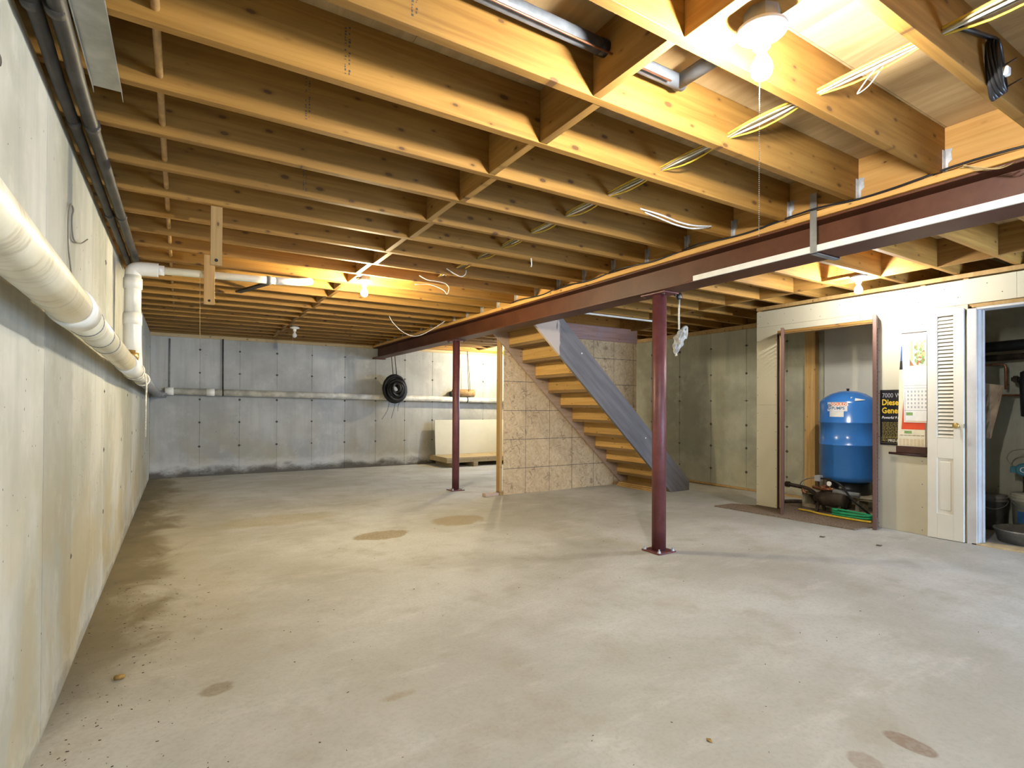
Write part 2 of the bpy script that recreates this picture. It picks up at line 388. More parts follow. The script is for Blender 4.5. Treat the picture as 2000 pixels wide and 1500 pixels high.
M['yellow'] = plain('yellow_cord', (.62,.42,.04), .45)
def carpet():
    t = NT('carpet'); p = t.world(); a = t.noise(p, 130, 3, .7); b = t.noise(p, 3, 4)
    c = t.mix(t.ramp(a, .35, .65), (.13,.085,.05), (.37,.29,.22)); c = t.mix(t.ramp(b, .45, .7, 0, .3), c, (.16,.11,.05))
    t.bump(a, .8, .012); return t.out(c, 1.0, spec=.05)
M['carpet'] = carpet()
M['ink_blk'] = plain('print_black', (.012,.011,.012), .5, var=.1)
M['ink_yel'] = plain('print_yellow', (.75,.50,.03), .5, var=.03)
M['ink_olv'] = plain('print_olive', (.30,.24,.06), .5, var=.05)
M['ink_wht'] = plain('print_white', (.78,.77,.75), .5, var=.03)
M['ink_gry'] = plain('print_grey', (.40,.40,.41), .5, var=.03)
M['ink_red'] = plain('print_red', (.66,.075,.025), .45, var=.05)
M['ink_org'] = plain('print_orange', (.75,.20,.05), .5, var=.03)
M['ink_cream'] = plain('paper_cream', (.74,.68,.50), .6, var=.05)
M['ink_blu'] = plain('print_blue', (.05,.10,.28), .5, var=.1)
M['ink_brn'] = plain('print_brown', (.34,.14,.07), .5, var=.1)
M['ink_grn'] = plain('print_green', (.20,.34,.12), .5, var=.1)
M['ink_tan'] = plain('print_tan', (.62,.45,.24), .5, var=.1)
M['paper'] = plain('paper_white', (.76,.75,.70), .6, var=.04)
M['bag'] = plain('kraft_paper', (.40,.31,.22), .8, var=.2, scale=9, bump=.3)
M['card'] = plain('cardboard', (.32,.20,.09), .8, var=.2)
M['brass'] = plain('brass', (.55,.38,.13), .3, .8)
M['screw'] = plain('screw_head', (.10,.09,.08), .5, .5)
M['tie'] = plain('tie_hole', (.085,.075,.06), .9)
M['debris'] = plain('floor_grit', (.13,.10,.065), .9, var=.5, scale=9)
M['leaf'] = plain('dry_leaf', (.34,.20,.05), .8, var=.3, scale=40)
M['tin'] = plain('dull_tin', (.34,.33,.31), .45, .6, .25, 9)
M['bucketw'] = plain('bucket_plastic', (.52,.49,.36), .4, var=.1)
M['bucketg'] = plain('grey_bucket', (.20,.19,.17), .45, var=.15)
M['teal'] = plain('teal_enamel', (.06,.20,.26), .4)
M['lblblue'] = plain('label_blue', (.03,.12,.26), .4)
def emit(name, col, watts, r):
    t = NT(name); e = t.n('ShaderNodeEmission'); e.inputs[0].default_value = (*col, 1); e.inputs[1].default_value = watts/(4*math.pi**2*r*r)
    t.l(e.outputs[0], t.t.nodes['Material Output'].inputs[0]); return t.m
def glassmat():
    t = NT('frosted_bulb'); t.b.inputs['Transmission Weight'].default_value = .5; return t.out((.9,.9,.92), .35)
M['bulboff'] = glassmat()

# ------------------------------------------------------------------ the shell
ZJ, JH, JT, S, Y0 = 2.394, .235, .038, .4064, 1.585
YB, XR, XP, YF = 10.576, 7.25, 6.23, -2.7
# floor: one slab, gently sloped
bm = bmesh.new(); nx, ny = 36, 60; gv = []
for j in range(ny+1):
    for i in range(nx+1):
        X = -.3 + (XR+.6)*i/nx; Y = YF-.3 + (YB-YF+.6)*j/ny
        gv.append(bm.verts.new((X, Y, fz(max(X, 0), Y))))
for j in range(ny):
    for i in range(nx):
        a = j*(nx+1)+i; bm.faces.new((gv[a], gv[a+1], gv[a+nx+2], gv[a+nx+1]))
ext = bmesh.ops.extrude_face_region(bm, geom=bm.faces[:]); 
bmesh.ops.translate(bm, verts=[g for g in ext['geom'] if isinstance(g, bmesh.types.BMVert)], vec=(0,0,-.12))
mb = MB(); mb.bm.free(); mb.bm = bm; struct(mb.build('floor', M['floor'], origin=(0,0,0)))

def panel_wall(name, mat, axis, pos, thick, starts, z0, z1, backing):
    """poured wall cast in 0.6 m form panels: a backing plus one slab per panel with recessed joints"""
    b = MB(); a0, a1 = starts[0], starts[-1]
    if axis == 'Y': b.box((pos + .006*backing, a0-.02, z0), (pos + thick*backing, a1+.02, z1))
    else: b.box((a0-.02, pos + .006, z0), (a1+.02, pos + thick, z1))
    root = struct(b.build(name, M['tie'] if False else mat, origin=(pos if axis == 'Y' else a0, a0 if axis == 'Y' else pos, z0)))
    for s0, s1 in zip(starts, starts[1:]):
        m = MB(); g = .0030; j = random.uniform(0, .0015)
        if axis == 'Y': m.box((pos - j*backing, s0+g, z0), (pos + .02*backing, s1-g, z1), .0012)
        else: m.box((s0+g, pos - j, z0), (s1-g, pos + .02, z1), .0012)
        m.build('wall_panel', mat, root)
    return root
ys = [-2.7] + [2.562 + .6096*k for k in range(-8, 14) if -2.6 < 2.562 + .6096*k < 10.5] + [YB]
wl = panel_wall('wall_left', M['wall_l'], 'Y', 0.0, .2, ys, -.1, ZJ-.005, -1)
xs = [0.003] + [.705 + .605*k for k in range(11)] + [XR]
wb = panel_wall('wall_back', M['wall_b'], 'X', YB, .2, xs, -.1, 2.336, 1)
ys2 = [-2.7] + [5.395 + .6*k for k in range(-13, 9) if -2.6 < 5.395+.6*k < 7.6] + [7.65]
wr = panel_wall('wall_right', M['wall_r'], 'Y', XR, .2, ys2, -.1, 2.325, 1)
m = MB(); m.box((XR, 7.65, -.1), (XR+.2, YB, 1.475)); m.box((XR, 7.65, 2.225), (XR+.2, YB, 2.325)); m.box((XR, 8.95, 1.475), (XR+.2, YB, 2.225))
m.build('fill_opening_wall', M['wall_r'], wr)  # wall round an unseen opening, added to bring cool fill to the back
# front wall behind the camera, with an opening added to let cool sky fill in
m = MB(); m.box((-.2, YF-.2, -.1), (4.7, YF, 2.7)); m.box((6.1, YF-.2, -.1), (XR+.2, YF, 2.7)); m.box((4.7, YF-.2, 1.95), (6.1, YF, 2.7))
struct(m.build('wall_front', M['wall_r']))
# tie marks on the form joints
def ties(parent, pts, axis):
    m = MB()
    for p in pts:
        r = random.uniform(.013, .021)
        m.lathe([(r, -.0006), (r*.7, .0016)], p, 7, axis)
        if random.random() < .6: 
            q = Vector(p); d = random.uniform(.02, .05)
            e = Vector((0, d, 0)) if axis == 'X' else Vector((d, 0, 0))
            m.tube([q-e*.7+Vector((0,0,random.uniform(-.006,.006))), q, q+e], [.0015,.004,.001], 5)
    stuff(m.build('tie_marks', M['tie'], parent))
ties(wb, [(x, YB-.001, z) for x in xs[1:-1] for z in (.505,.912,1.302,1.753,2.143)], 'Y')
ties(wr, [(XR-.001, y, z) for y in ys2[8:-1] for z in (.30,.638,.962,1.31,1.697,2.092)], 'X')
ties(wl, [(.001, y, z) for y in ys[7:-1] for z in (.52,.92,1.30,1.75,2.14) if random.random() < .5], 'X')
m = MB()
for i in range(170):
    y = random.uniform(.9, 4.4); z = random.choice((random.uniform(.1,2.2), random.uniform(.7,1.3))); h = random.uniform(.002,.010)
    m.prism([(-.001, y, z), (-.001, y+.0016, z+h*.4), (-.001, y+.0008, z+h), (-.001, y-.0012, z+h*.6)], (.0016, 0, 0))
stuff(m.build('surface_pits', M['tie'], wl))
# sill plates
m = MB(); m.box((0.0, YB-.02, 2.337), (XR+.1, YB+.12, ZJ-.002)); struct(m.build('trim_1', M['pallet']))
m = MB(); m.box((XR-.012, YF, 2.327), (XR+.12, YB-.03, ZJ-.004), .003); struct(m.build('trim_2', M['stud']))
m = MB(); m.box((XR-.045, 3.3, fz(7,4)-.002), (XR-.008, 6.1, fz(7,5)+.032), .004); struct(m.build('trim_3', M['stud']))

# ceiling: plywood deck, joists, blocking, ledgers, hangers
m = MB(); m.box((-.2, YF-.2, 2.652), (XR+.2, 4.9, 2.70)); m.box((-.2, 4.9, 2.652), (4.02, 6.24, 2.70)); m.box((6.42, 4.9, 2.652), (XR+.2, 6.24, 2.70)); m.box((-.2, 6.24, 2.652), (XR+.2, YB+.2, 2.70))
ceil = struct(m.build('ceiling', M['plywood'], origin=(0, 0, 2.652)))
yy = [YF] + [1.17 + 1.22*k for k in range(-3, 8) if 1.17+1.22*k > YF] + [YB]
for k, (a, b) in enumerate(zip(yy, yy[1:])):
    xx = [-.05, 2.40, 3.77, 5.2, XR+.1] if k % 2 else [-.05, 1.18, 3.62, 3.77, 6.1, XR+.1]
    for x0, x1 in zip(xx, xx[1:]):
        if x1 > 4.05 and x0 < 6.4 and b > 4.9 and a < 6.24:      # stair opening
            if b > 6.26: MB().box((x0+.001, max(a, 6.24), ZJ+JH), (x1-.001, b-.002, ZJ+JH+.0225)).build('plywood_sheet', M['plywood'], ceil)
            if a < 4.88: MB().box((x0+.001, a+.001, ZJ+JH), (x1-.001, min(b, 4.9), ZJ+JH+.0225)).build('plywood_sheet', M['plywood'], ceil)
            continue
        MB().box((x0+.001, a+.001, ZJ+JH), (x1-.001, b-.001, ZJ+JH+.0225)).build('plywood_sheet', M['plywood'], ceil)
XLJ = 3.690
jl = MB().box((-.1, 0, ZJ), (XLJ, JT, ZJ+JH), .0015).build('joist', M['joist'], ceil)
jbase = jl.location.copy()
jr = MB().box((3.852, 0, ZJ), (7.34, JT, ZJ+JH), .0015).build('joist', M['joist'], ceil); rbase = jr.location.copy()
hg = MB()
hg.box((XLJ-.032, -.004, ZJ-.003), (XLJ, JT+.004, ZJ-.0005)); hg.box((XLJ-.032, -.0035, ZJ), (XLJ, -.0006, ZJ+.115)); hg.box((XLJ-.032, JT+.0006, ZJ), (XLJ, JT+.0035, ZJ+.115))
for sgn, y in ((-1, -.0006), (1, JT+.0006)):
    hg.prism([(XLJ-.0025, y, ZJ), (XLJ-.0025, y+sgn*.012, ZJ+.008), (XLJ-.0025, y+sgn*.014, ZJ+.05), (XLJ-.0025, y+sgn*.030, ZJ+.065), (XLJ-.0025, y+sgn*.026, ZJ+.10), (XLJ-.0025, y+sgn*.032, ZJ+.12), (XLJ-.0025, y, ZJ+.125)], (.002, 0, 0))
hang = hg.build('joist_hanger', M['galvlite'], ceil); hbase = hang.location.copy()
first = [True, True, True]
for i in range(-10, 22):
    y = Y0 + S*i
    if i == -10: jl.location = jbase + Vector((0, y, 0)); jr.location = rbase + Vector((0, y, 0)); hang.location = hbase + Vector((0, y, 0)); continue
    dup(jl, (0, 0, 0), ceil).location = jbase + Vector((0, y, 0))
    dup(hang, (0, 0, 0), ceil).location = hbase + Vector((0, y, 0))
    if i in (10, 11):
        MB().box((6.44, y, ZJ), (7.34, y+JT, ZJ+JH)).build('joist', M['joist'], ceil)
    else: dup(jr, (0, 0, 0), ceil).location = rbase + Vector((0, y, 0))
dup(jl, (0, 0, 0), ceil).location = jbase + Vector((0, Y0+S*9+.0385, 0))      # doubled joist beside the second lamp
for i in range(-6, 22):
    y1 = Y0 + S*i; y0 = y1 - S + JT
    if i == 10: y0 += .039
    xb = 1.744 if i % 2 == 0 else 1.779
    b = MB().box((xb, y0+.001, ZJ+.001), (xb+JT, y1-.001, ZJ+JH-.001), .001).build('blocking', M['block'], ceil)
    if i not in (11, 12, 10):
        xr = 5.755 if i % 2 == 0 else 5.794
        b = MB().box((xr, y0+.001, ZJ+.001), (xr+JT, y1-.001, ZJ+JH-.001), .001).build('blocking', M['block'], ceil)
MB().box((XLJ+.001, YF, ZJ-.003), (XLJ+.04, YB, ZJ+JH), .001).build('ledger', M['ledger'], ceil)
MB().box((3.812, YF, ZJ-.003), (3.851, YB, ZJ+JH), .001).build('ledger', M['ledger'], ceil)
MB().box((3.645, YF, 2.3515), (3.897, YB-.02, 2.390), .003).build('beam_plate', M['ledger'], ceil)
MB().box((-.14, YF, ZJ), (-.102, YB, ZJ+JH)).build('rim_joist', M['joist'], ceil)
MB().box((7.342, YF, ZJ), (7.38, YB, ZJ+JH)).build('rim_joist', M['joist'], ceil)
MB().box((-.1, YB-.065, ZJ), (7.34, YB-.028, ZJ+JH)).build('rim_joist', M['joist'], ceil)
for a, b in (((-.25, YB+.13, 2.2), (XR+.25, YB+.19, 2.68)), ((-.25, YF-.24, 2.2), (-.205, YB+.19, 2.68)), ((XR+.205, YF-.24, 2.2), (XR+.25, YB+.19, 2.68)), ((-.25, YF-.24, 2.2), (XR+.25, YF-.205, 2.68))):
    MB().box(a, b).build('light_seal_strip', M['joist'], ceil)  # unseen strips added outside the shell to stop sky light leaking in
# stair opening: headers, white edge board, shaft
MB().box((6.40, 5.284, ZJ), (6.438, 6.46, ZJ+JH)).build('header_joist', M['joist'], ceil)
MB().box((4.05, 5.286, 2.375), (6.05, 5.318, 2.60), .002).build('edge_board', M['whitetrim'], ceil)
MB().box((4.2, 6.222, 2.205), (6.54, 6.238, 2.42), .002).build('rim_board', M['purple'], ceil)
m = MB(); m.box((4.0, 4.88, 2.702), (6.44, 4.90, 4.2)); m.box((4.0, 6.24, 2.702), (6.44, 6.26, 4.2)); m.box((4.0, 4.90, 2.702), (4.02, 6.24, 4.2)); m.box((6.42, 4.90, 2.702), (6.44, 6.24, 4.2)); m.box((4.0, 4.88, 4.2), (6.44, 6.26, 4.25))
m.build('stair_shaft', M['drywall'], ceil)
# lumber grade stamps on the joist faces (flat print, too small to read)
m = MB()
for i, xs_ in ((0, 1.02), (1, .92), (2, .86), (4, 1.0)):
    y = Y0 + S*i - .0006
    for col in range(2):
        zz = ZJ + .03
        while zz < ZJ + .20:
            h = random.uniform(.003, .008)
            if random.random() < .72: m.box((xs_+col*.014, y, zz), (xs_+col*.014+random.uniform(.003,.008), y+.0004, zz+h))
            zz += h + random.uniform(.003, .009)
stuff(m.build('grade_stamp', M['screw'], ceil))

# ------------------------------------------------------------------ beam and columns
XC = 3.772
bt = thing('steel_beam', 'long rust-red steel I-beam running beneath the joists from front to back wall', 'beam', (XC, 4, 2.148))
MB().box((3.6635, YF+.01, 2.148), (3.8805, YB+.1, 2.161), .002).build('bottom_flange', M['steel'], bt)
MB().box((3.6635, YF+.01, 2.338), (3.8805, YB+.1, 2.351), .002).build('top_flange', M['steel'], bt)
MB().box((XC-.005, YF+.01, 2.1605), (XC+.005, YB+.1, 2.3385)).build('web', M['steel'], bt)
MB().box((3.66, YB-.10, 2.128), (3.90, YB+.02, 2.1475)).build('bearing_plate', M['steel'], bt)
def column(x, y, r, label, rotated):
    z0 = fz(x, y); t = thing('support_column', label, 'column', (x, y, z0))
    MB().lathe([(r, .012), (r, 1.0), (r, 2.135-z0)], (x, y, z0), 32).build('pole', M['column'], t)
    a = .098; m = MB()
    m.box((x-a, y-a*1.0, z0), (x+a, y+a*1.0, z0+.013), .002); bpl = m.build('base_plate', M['column'], t)
    cpl = MB().box((x-.085, y-.13, 2.134), (x+.085, y+.13, 2.147), .002).build('cap_plate', M['column'], t)
    for sx in (-1, 1):
        for sy in (-1, 1):
            p = (x+sx*.078, y+sy*.078, z0+.013)
            MB().lathe([(.016,0),(.016,.003),(.011,.003),(.011,.014),(.006,.014),(.006,.028)], p, 8, smooth=False).build('anchor_bolt', M['galvlite'], bpl)
    for sx in (-1, 1):
        for sy in (-1, 1):
            MB().lathe([(.011,-.016),(.011,0)], (x+sx*.068, y+sy*.105, 2.134), 6, smooth=False).build('cap_bolt', M['darkmetal'], cpl)
column(XC+.01, 3.165, .057, 'nearer and thicker red steel column in front of the stairs', 0)
column(XC, 6.99, .0505, 'farther red steel column left of the OSB stair wall', 0)

# white board lying on the flange edge, strap looped round the beam, cable along the plate
tag(MB().box((3.648, -1.2, 2.150), (3.662, 2.713, 2.188), .001).build('white_board', M['whitetrim']), 'long narrow white board fixed along the lower edge of the red beam', 'board')
m = MB(); m.box((3.640, 1.795, 2.138), (3.6435, 1.835, 2.50)); m.box((3.640, 1.795, 2.138), (3.90, 1.835, 2.1415)); m.box((3.8965, 1.795, 2.1415), (3.90, 1.835, 2.32)); m.box((3.6435, 1.795, 2.48), (XLJ-.002, 1.835, 2.4835))
tag(m.build('metal_strap', M['galv']), 'grey metal strap looped around the red beam and white board', 'strap')
pts = [(3.6395 - .006*(i % 2), YF + .3 + .22*i, 2.392 + .012*math.sin(i*1.7)) for i in range(36)]
tag(MB().tube(spline(pts, 3), .006, 6).build('beam_cable', M['c_blk']), 'thin dark cable wavering along the timber on top of the beam', 'cable')
m = MB(); 
for k in range(4): m.tube(spline([(3.635, 1.10-.01*k, 2.385), (3.615-.01*k, 1.06, 2.37), (3.60-.012*k, 1.03-.03*k, 2.34-.012*k), (3.61, .98-.03*k, 2.325)], 4), .003, 5)
tag(m.build('twig_tie', M['twine']), 'short frayed tan tie sticking out from the cable above the beam', 'tie')

# ------------------------------------------------------------------ stairs
YS0, YS1 = 5.23, 6.19
st = thing('staircase', 'open-backed wooden staircase rising left behind the beam, one grey side', 'stairs', (5.3, 5.7, fz(5.3, 5.7)))
mm = .935
def xlow(z): return 6.19 - (z-.06)/mm
def stringer(y, mat, zt, xtoe):
    zf = fz(6.4, y)
    P = [(xlow(zf), zf), (xtoe, zf), (xtoe, zf+.145)]
    xu = lambda z: xtoe - (z-zf-.145)/mm
    P += [(xu(zt), zt), (max(xlow(zt), 3.9), zt)] if xlow(zt) > 3.9 else [(xu(zt), zt), (3.905, zt), (3.905, 0.06+(6.19-3.905)*mm)]
    return MB().prism([(x, y, z) for x, z in P], (0, .038, 0)).build('stringer', mat, st)
stringer(YS0, M['greystr'], 2.390, 6.575)['label'] = 'grey painted near stringer'
stringer(YS1, M['rawstr'], 2.60, 6.60)['label'] = 'raw wood stringer against the OSB'
zf = fz(6.2, 5.7)
for k in range(1, 13):
    zk = zf + .2*k; Xn = xlow(zk-.038) + .069; Xk = Xn + .214         # riser planes
    if Xn - .02 < 3.93: break
    MB().box((Xk-.019, YS0+.039, zk-.2+.001), (Xk, YS1-.001, zk-.0385), .001).build('riser', M['stair'], st)
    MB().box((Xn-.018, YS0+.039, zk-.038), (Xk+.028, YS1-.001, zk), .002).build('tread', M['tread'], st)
for x, z in ((4.63, 1.87), (5.72, .80)): MB().lathe([(.009, 0), (.009, -.006)], (x, YS0, z), 8, 'Y').build('bolt', M['white'], st)
m = MB()
for i in range(3): m.box((6.0+.02*i, 5.30, zf+.02*i+.001), (6.5, 6.1, zf+.018+.02*i))
tag(m.build('board_stack', M['stud']), 'short stack of flat boards on the floor under the lowest stair', 'boards')
# bits of wire left under the treads
for a, b, s_, r in (((4.93,5.75,1.70), (4.90,5.50,1.72), .20, .003), ((4.72,5.6,1.90),(4.72,5.4,1.90),.16,.003)):
    tag(MB().tube(catenary(a, b, s_), r, 5).build('wire_loop', M['c_wht'] if s_ > .18 else M['c_blk']), ('white' if s_ > .18 else 'black') + ' loop of wire dangling under the stair treads', 'wire')

# OSB wall behind the stairs
osbw = thing('wall_stair', '', '', (5.3, 6.245, 0)); del osbw['label']; del osbw['category']; struct(osbw)
for x0, x1 in ((4.12, 5.262), (5.265, 6.54)):
    MB().box((x0, 6.240, fz(x0, 6.24)+.003), (x1, 6.252, 2.205), .001).build('osb_sheet', M['osb'], osbw)
for x in (4.065, 4.50, 4.91, 5.31, 5.72, 6.13, 6.50):
    MB().box((x, 6.2535, fz(x, 6.3)+.04), (x+.038, 6.343, 2.39), .002).build('stud', M['stud'], osbw)
MB().box((4.065, 6.2535, fz(4.1, 6.3)), (6.54, 6.343, fz(6.5, 6.3)+.036), .002).build('sole_plate', M['stud'], osbw)
tag(MB().box((3.855, 6.255, fz(3.9, 6.3)+.001), (4.06, 6.345, fz(4.1, 6.3)+.039), .003).build('wood_offcut', M['rawstr']), 'pale offcut of lumber on the floor at the foot of the stair wall', 'lumber')

# ------------------------------------------------------------------ partition with closet and doorway
pt_ = thing('wall_partition', '', '', (XP, 3, 0)); del pt_['label']; del pt_['category']; struct(pt_)
def dw(y0, y1, z0, z1): return MB().box((XP, y0+.0008, z0+.0008), (XP+.0125, y1-.0008, z1-.0008), .0012).build('drywall_panel', M['drywall'], pt_)
zb = .052
dw(3.687, 3.945, .068, 1.245); dw(3.687, 3.945, 1.245, 2.155); dw(2.802, 3.945, 2.155, 2.338); dw(2.802, 3.687, 2.09, 2.155)
dw(1.609, 2.802, 2.12, 2.338); dw(2.648, 2.802, 2.09, 2.12); dw(1.93, 2.648, zb+.006, 1.25); dw(1.93, 2.648, 1.25, 2.12)
dw(.2, 1.609, 2.12, 2.338); dw(-2.69, .2, 2.12, 2.338); dw(-1.0, .95, zb, 2.12); dw(-2.69, -1.0, zb, 2.12)
def stud(a, b, mat='stud', nm='stud'): return MB().box(a, b, .002).build(nm, M[mat], pt_)
stud((XP+.014, 3.905, .068), (XP+.10, 3.943, 2.35)); stud((XP+.014, 3.690, .068), (XP+.10, 3.728, 2.06))
stud((XP+.014, 2.608, .078), (XP+.10, 2.646, 2.06)); stud((XP+.014, 2.25, .06), (XP+.10, 2.288, 2.35)); stud((XP+.014, 1.93, .06), (XP+.10, 1.968, 2.35)); stud((XP+.014, .91, .06), (XP+.10, .948, 2.35))
stud((XP+.014, 2.646, 2.052), (XP+.10, 3.690, 2.09)); stud((XP-.004, -2.69, 2.352), (XP+.11, 3.945, 2.391)); stud((XP+.014, .948, 2.10), (XP+.10, 1.93, 2.138))
stud((XP+.002, 2.648, 2.062), (XP+.0135, 3.687, 2.0895), 'block', 'head_trim')
m = MB()
for y, z0, z1 in ((3.70,.1,2.1), (3.93,.1,2.3), (2.63,.1,2.1), (2.27,.1,2.1)):
    z = z0
    while z < z1: m.lathe([(.0045,0),(.003,-.0008)], (XP-.0002, y, z), 6, 'X'); z += .21
for y in [3.9-.3*k for k in range(11)]: m.lathe([(.0045,0),(.003,-.0008)], (XP-.0002, y, 2.28), 6, 'X'); m.lathe([(.0045,0),(.003,-.0008)], (XP-.0002, y-.1, 2.19), 6, 'X')
stuff(m.build('screw_heads', M['screw'], pt_))
# closet lining on the outer wall
stud((7.16, 3.775, .065), (7.248, 3.905, 2.32), 'stud', 'stud')
MB().box((7.215, 2.36, .07), (7.247, 3.69, 2.32), .001).build('foam_board', M['foam'], pt_)

MB().box((XP+.102, 2.300, .062), (7.214, 2.3125, 2.33), .001).build('light_stop_board', M['foam'], pt_)  # unseen board, added to keep closet lamp light out of the utility space
# doors
def louver_door(name, p0, p1, th, z0, z1, mat, regions, panels, pitch, slat, knob=None, stile=.07):
    """door leaf whose plane runs p0->p1 in plan; regions (zlo, zhi) get slats, panels get a raised field"""
    p0 = Vector((*p0, 0)); p1 = Vector((*p1, 0)); d = (p1-p0); W = d.length; d.normalize(); n = Vector((d.y, -d.x, 0))
    root = thing(name, '', '', (p0.x, p0.y, z0)); del root['label']; del root['category']; struct(root)
    def leaf(a, b, zl, zh, t=th, nm='stile', bev=.002, off=0):
        A = p0 + d*((a+b)/2) + n*off
        return MB().bar(A + Vector((0,0,zl)), A + Vector((0,0,zh)), b-a, t, side=d, bev=bev).build(nm, mat, root)
    leaf(0, stile, z0, z1); leaf(W-stile, W, z0, z1)
    zz = z0
    spans = sorted(regions + panels)
    for lo, hi in spans: leaf(stile, W-stile, zz, lo, nm='rail'); zz = hi
    leaf(stile, W-stile, zz, z1, nm='rail')
    for lo, hi in panels: leaf(stile, W-stile, lo, hi, th*.35, 'panel', 0); leaf(stile+.018, W-stile-.018, lo+.03, hi-.03, th*.62, 'panel', .004)
    for lo, hi in regions:
        c = p0 + d*(W/2); k = int((hi-lo)/pitch); L = W-2*stile-.001
        tilt = math.radians(slat[1])
        dn = n*math.cos(tilt) - Vector((0,0,1))*math.sin(tilt)
        s0 = None
        for i in range(k):
            zc = lo + pitch*(i+.5)
            if s0 is None:
                A = c + Vector((0,0,zc))
                s0 = MB().bar(A - d*L/2, A + d*L/2, slat[0], .006, side=dn, bev=.0015).build('slat', mat, root)
            else: dup(s0, (0, 0, pitch*i), root)
    return root
d1 = louver_door('door_1', (6.198, 2.212), (6.198, 1.945), .030, .062, 2.084, M['doorwhite'], [(.955, 2.035)], [(.285, .775)], .0325, (.029, 58), stile=.074)
MB().lathe([(.009, 0), (.009, -.03), (.022, -.036), (.026, -.046), (.022, -.056), (.004, -.058)], (6.182, 1.985, 1.068), 16, 'X').build('knob', M['brass'], d1)
MB().box((6.176, 1.940, 1.048), (6.215, 1.9445, 1.082)).build('latch', M['galv'], d1)
m = MB(); 
for k in range(2): m.box((6.180, 1.938, .1), (6.216, 1.9443, .101))
louver_door('door_2', (5.962, 3.458), (6.222, 3.610), .030, .060, 2.078, M['brownwood'], [(.16, .98), (1.06, 1.99)], [], .038, (.026, -52), stile=.045)
louver_door('door_3', (6.055, 2.590), (6.222, 2.650), .032, .060, 2.110, M['brownwood'], [(.16, .98), (1.06, 1.99)], [], .038, (.036, -48), stile=.045)
m = MB().box((6.224, 2.650, .06), (6.244, 2.662, 2.05)).build('trim_4', M['mahog']); struct(m)
m = MB().box((6.224, 3.668, .06), (6.244, 3.684, 2.05)).build('trim_5', M['mahog']); struct(m)
# right doorway jamb, stop and head
dj = thing('door_4', '', '', (6.25, 1.88, .05)); del dj['label']; del dj['category']; struct(dj)
MB().box((6.200, 1.862, .055), (6.228, 1.929, 2.075), .003).build('casing', M['oldpaint'], dj)
MB().box((6.215, 1.852, .055), (6.350, 1.869, 2.075), .003).build('jamb', M['oldpaint'], dj)
MB().box((6.275, 1.840, .055), (6.315, 1.853, 2.062), .002).build('door_stop', M['oldpaint'], dj)
MB().box((6.205, .95, 2.062), (6.350, 1.87, 2.082), .003).build('head_jamb', M['oldpaint'], dj)
MB().box((6.212, .95, 2.083), (6.229, 1.90, 2.112), .002).build('head_strip', M['stud'], dj)
MB().box((6.20, .95, .052), (6.36, 1.90, .072), .004).build('threshold', M['pallet'], dj)
# wall hangings
zp = XP
pg = thing('generator_poster', 'black sales poster for a diesel generator on the drywall, left of the calendar', 'poster', (zp, 2.52, .862))
PX = zp-.004
MB().box((PX-.002, 2.30, .862), (zp-.0005, 2.618, 1.392)).build('board', M['ink_blk'], pg)
tx = PX-.0026
text('7000 Watt', .062, (tx, 2.600, 1.318), M['ink_gry'], pg, sx=.78)
text('Diesel', .078, (tx, 2.603, 1.246), M['ink_yel'], pg, bold=.002, sx=.80)
text('Generator', .078, (tx, 2.603, 1.168), M['ink_yel'], pg, bold=.002, sx=.80)
text('Powerful 9 HP', .034, (tx, 2.603, 1.115), M['ink_wht'], pg, italic=.25, bold=.0006, sx=.85)
m = MB()
for i in range(13):
    y = 2.600; z = 1.075 - i*.0145
    while y > 2.33:
        l = random.uniform(.012, .035); m.box((tx-.0001, y, z), (tx, y-l, z+.006)); y -= l+.006
stuff(m.build('small_print', M['ink_olv'], pg))
m = MB()
for a, b in (((2.606,.882),(2.32,.884)), ((2.606,.936),(2.32,.938))): m.box((tx-.0001, a[0], a[1]), (tx, b[0], b[1]))
m.box((tx-.0001, 2.606, .882), (tx, 2.604, .938)); m.tube([(tx, 2.588, .925), (tx, 2.590, .902), (tx, 2.570, .898)], .0018, 4); m.build('logo_frame', M['ink_olv'], pg)
text('PRO-SERIES', .032, (tx, 2.55, .895), M['ink_wht'], pg, italic=.2, bold=.0006)

cb = thing('wall_scroll', 'cream and red hanging scroll with dark rods, behind the white louvered door', 'scroll', (6.21, 2.38, .78))
SX = 6.212
def sheet(nm, mat, yl, yr, z0, z1, x, root, yl2=None):
    return MB().prism([(x, yl2 if yl2 else yl, z1), (x, yr, z1), (x, yr, z0), (x, yl, z0)], (.0012, 0, 0)).build(nm, mat, root)
sheet('scroll_sheet', M['ink_cream'], 2.462, 2.24, .862, 1.62, SX, cb, 2.446)
sheet('upper_band', M['ink_blu'], 2.440, 2.24, 1.66, 1.80, SX, cb, 2.432); sheet('upper_band', M['ink_blk'], 2.446, 2.24, 1.58, 1.66, SX-.0014, cb, 2.440)
sheet('red_field', M['ink_red'], 2.430, 2.24, 1.02, 1.52, SX-.0015, cb, 2.400)
sheet('emblem', M['ink_grn'], 2.405, 2.345, .982, 1.006, SX-.003, cb)
m = MB()
for r in range(2):
    for c_ in range(6): m.box((SX-.0031, 2.44-.034*c_, .962-.012*r*0), (SX-.003, 2.416-.034*c_, .966))
stuff(m.build('caption_line', M['ink_org'], cb))
m = MB()
for c_ in range(7):
    for r in range(6): m.box((SX-.0031, 2.448-.030*c_, .925-.011*r), (SX-.003, 2.428-.030*c_, .930-.011*r))
stuff(m.build('date_grid', M['ink_tan'], cb))
MB().box((6.196, 2.470, .800), (6.226, 2.225, .862), .003).build('bottom_board', M['mahog'], cb)
MB().tube([(6.205, 2.532, .790), (6.205, 2.225, .782)], .011, 8).build('rod', M['mahog'], cb)
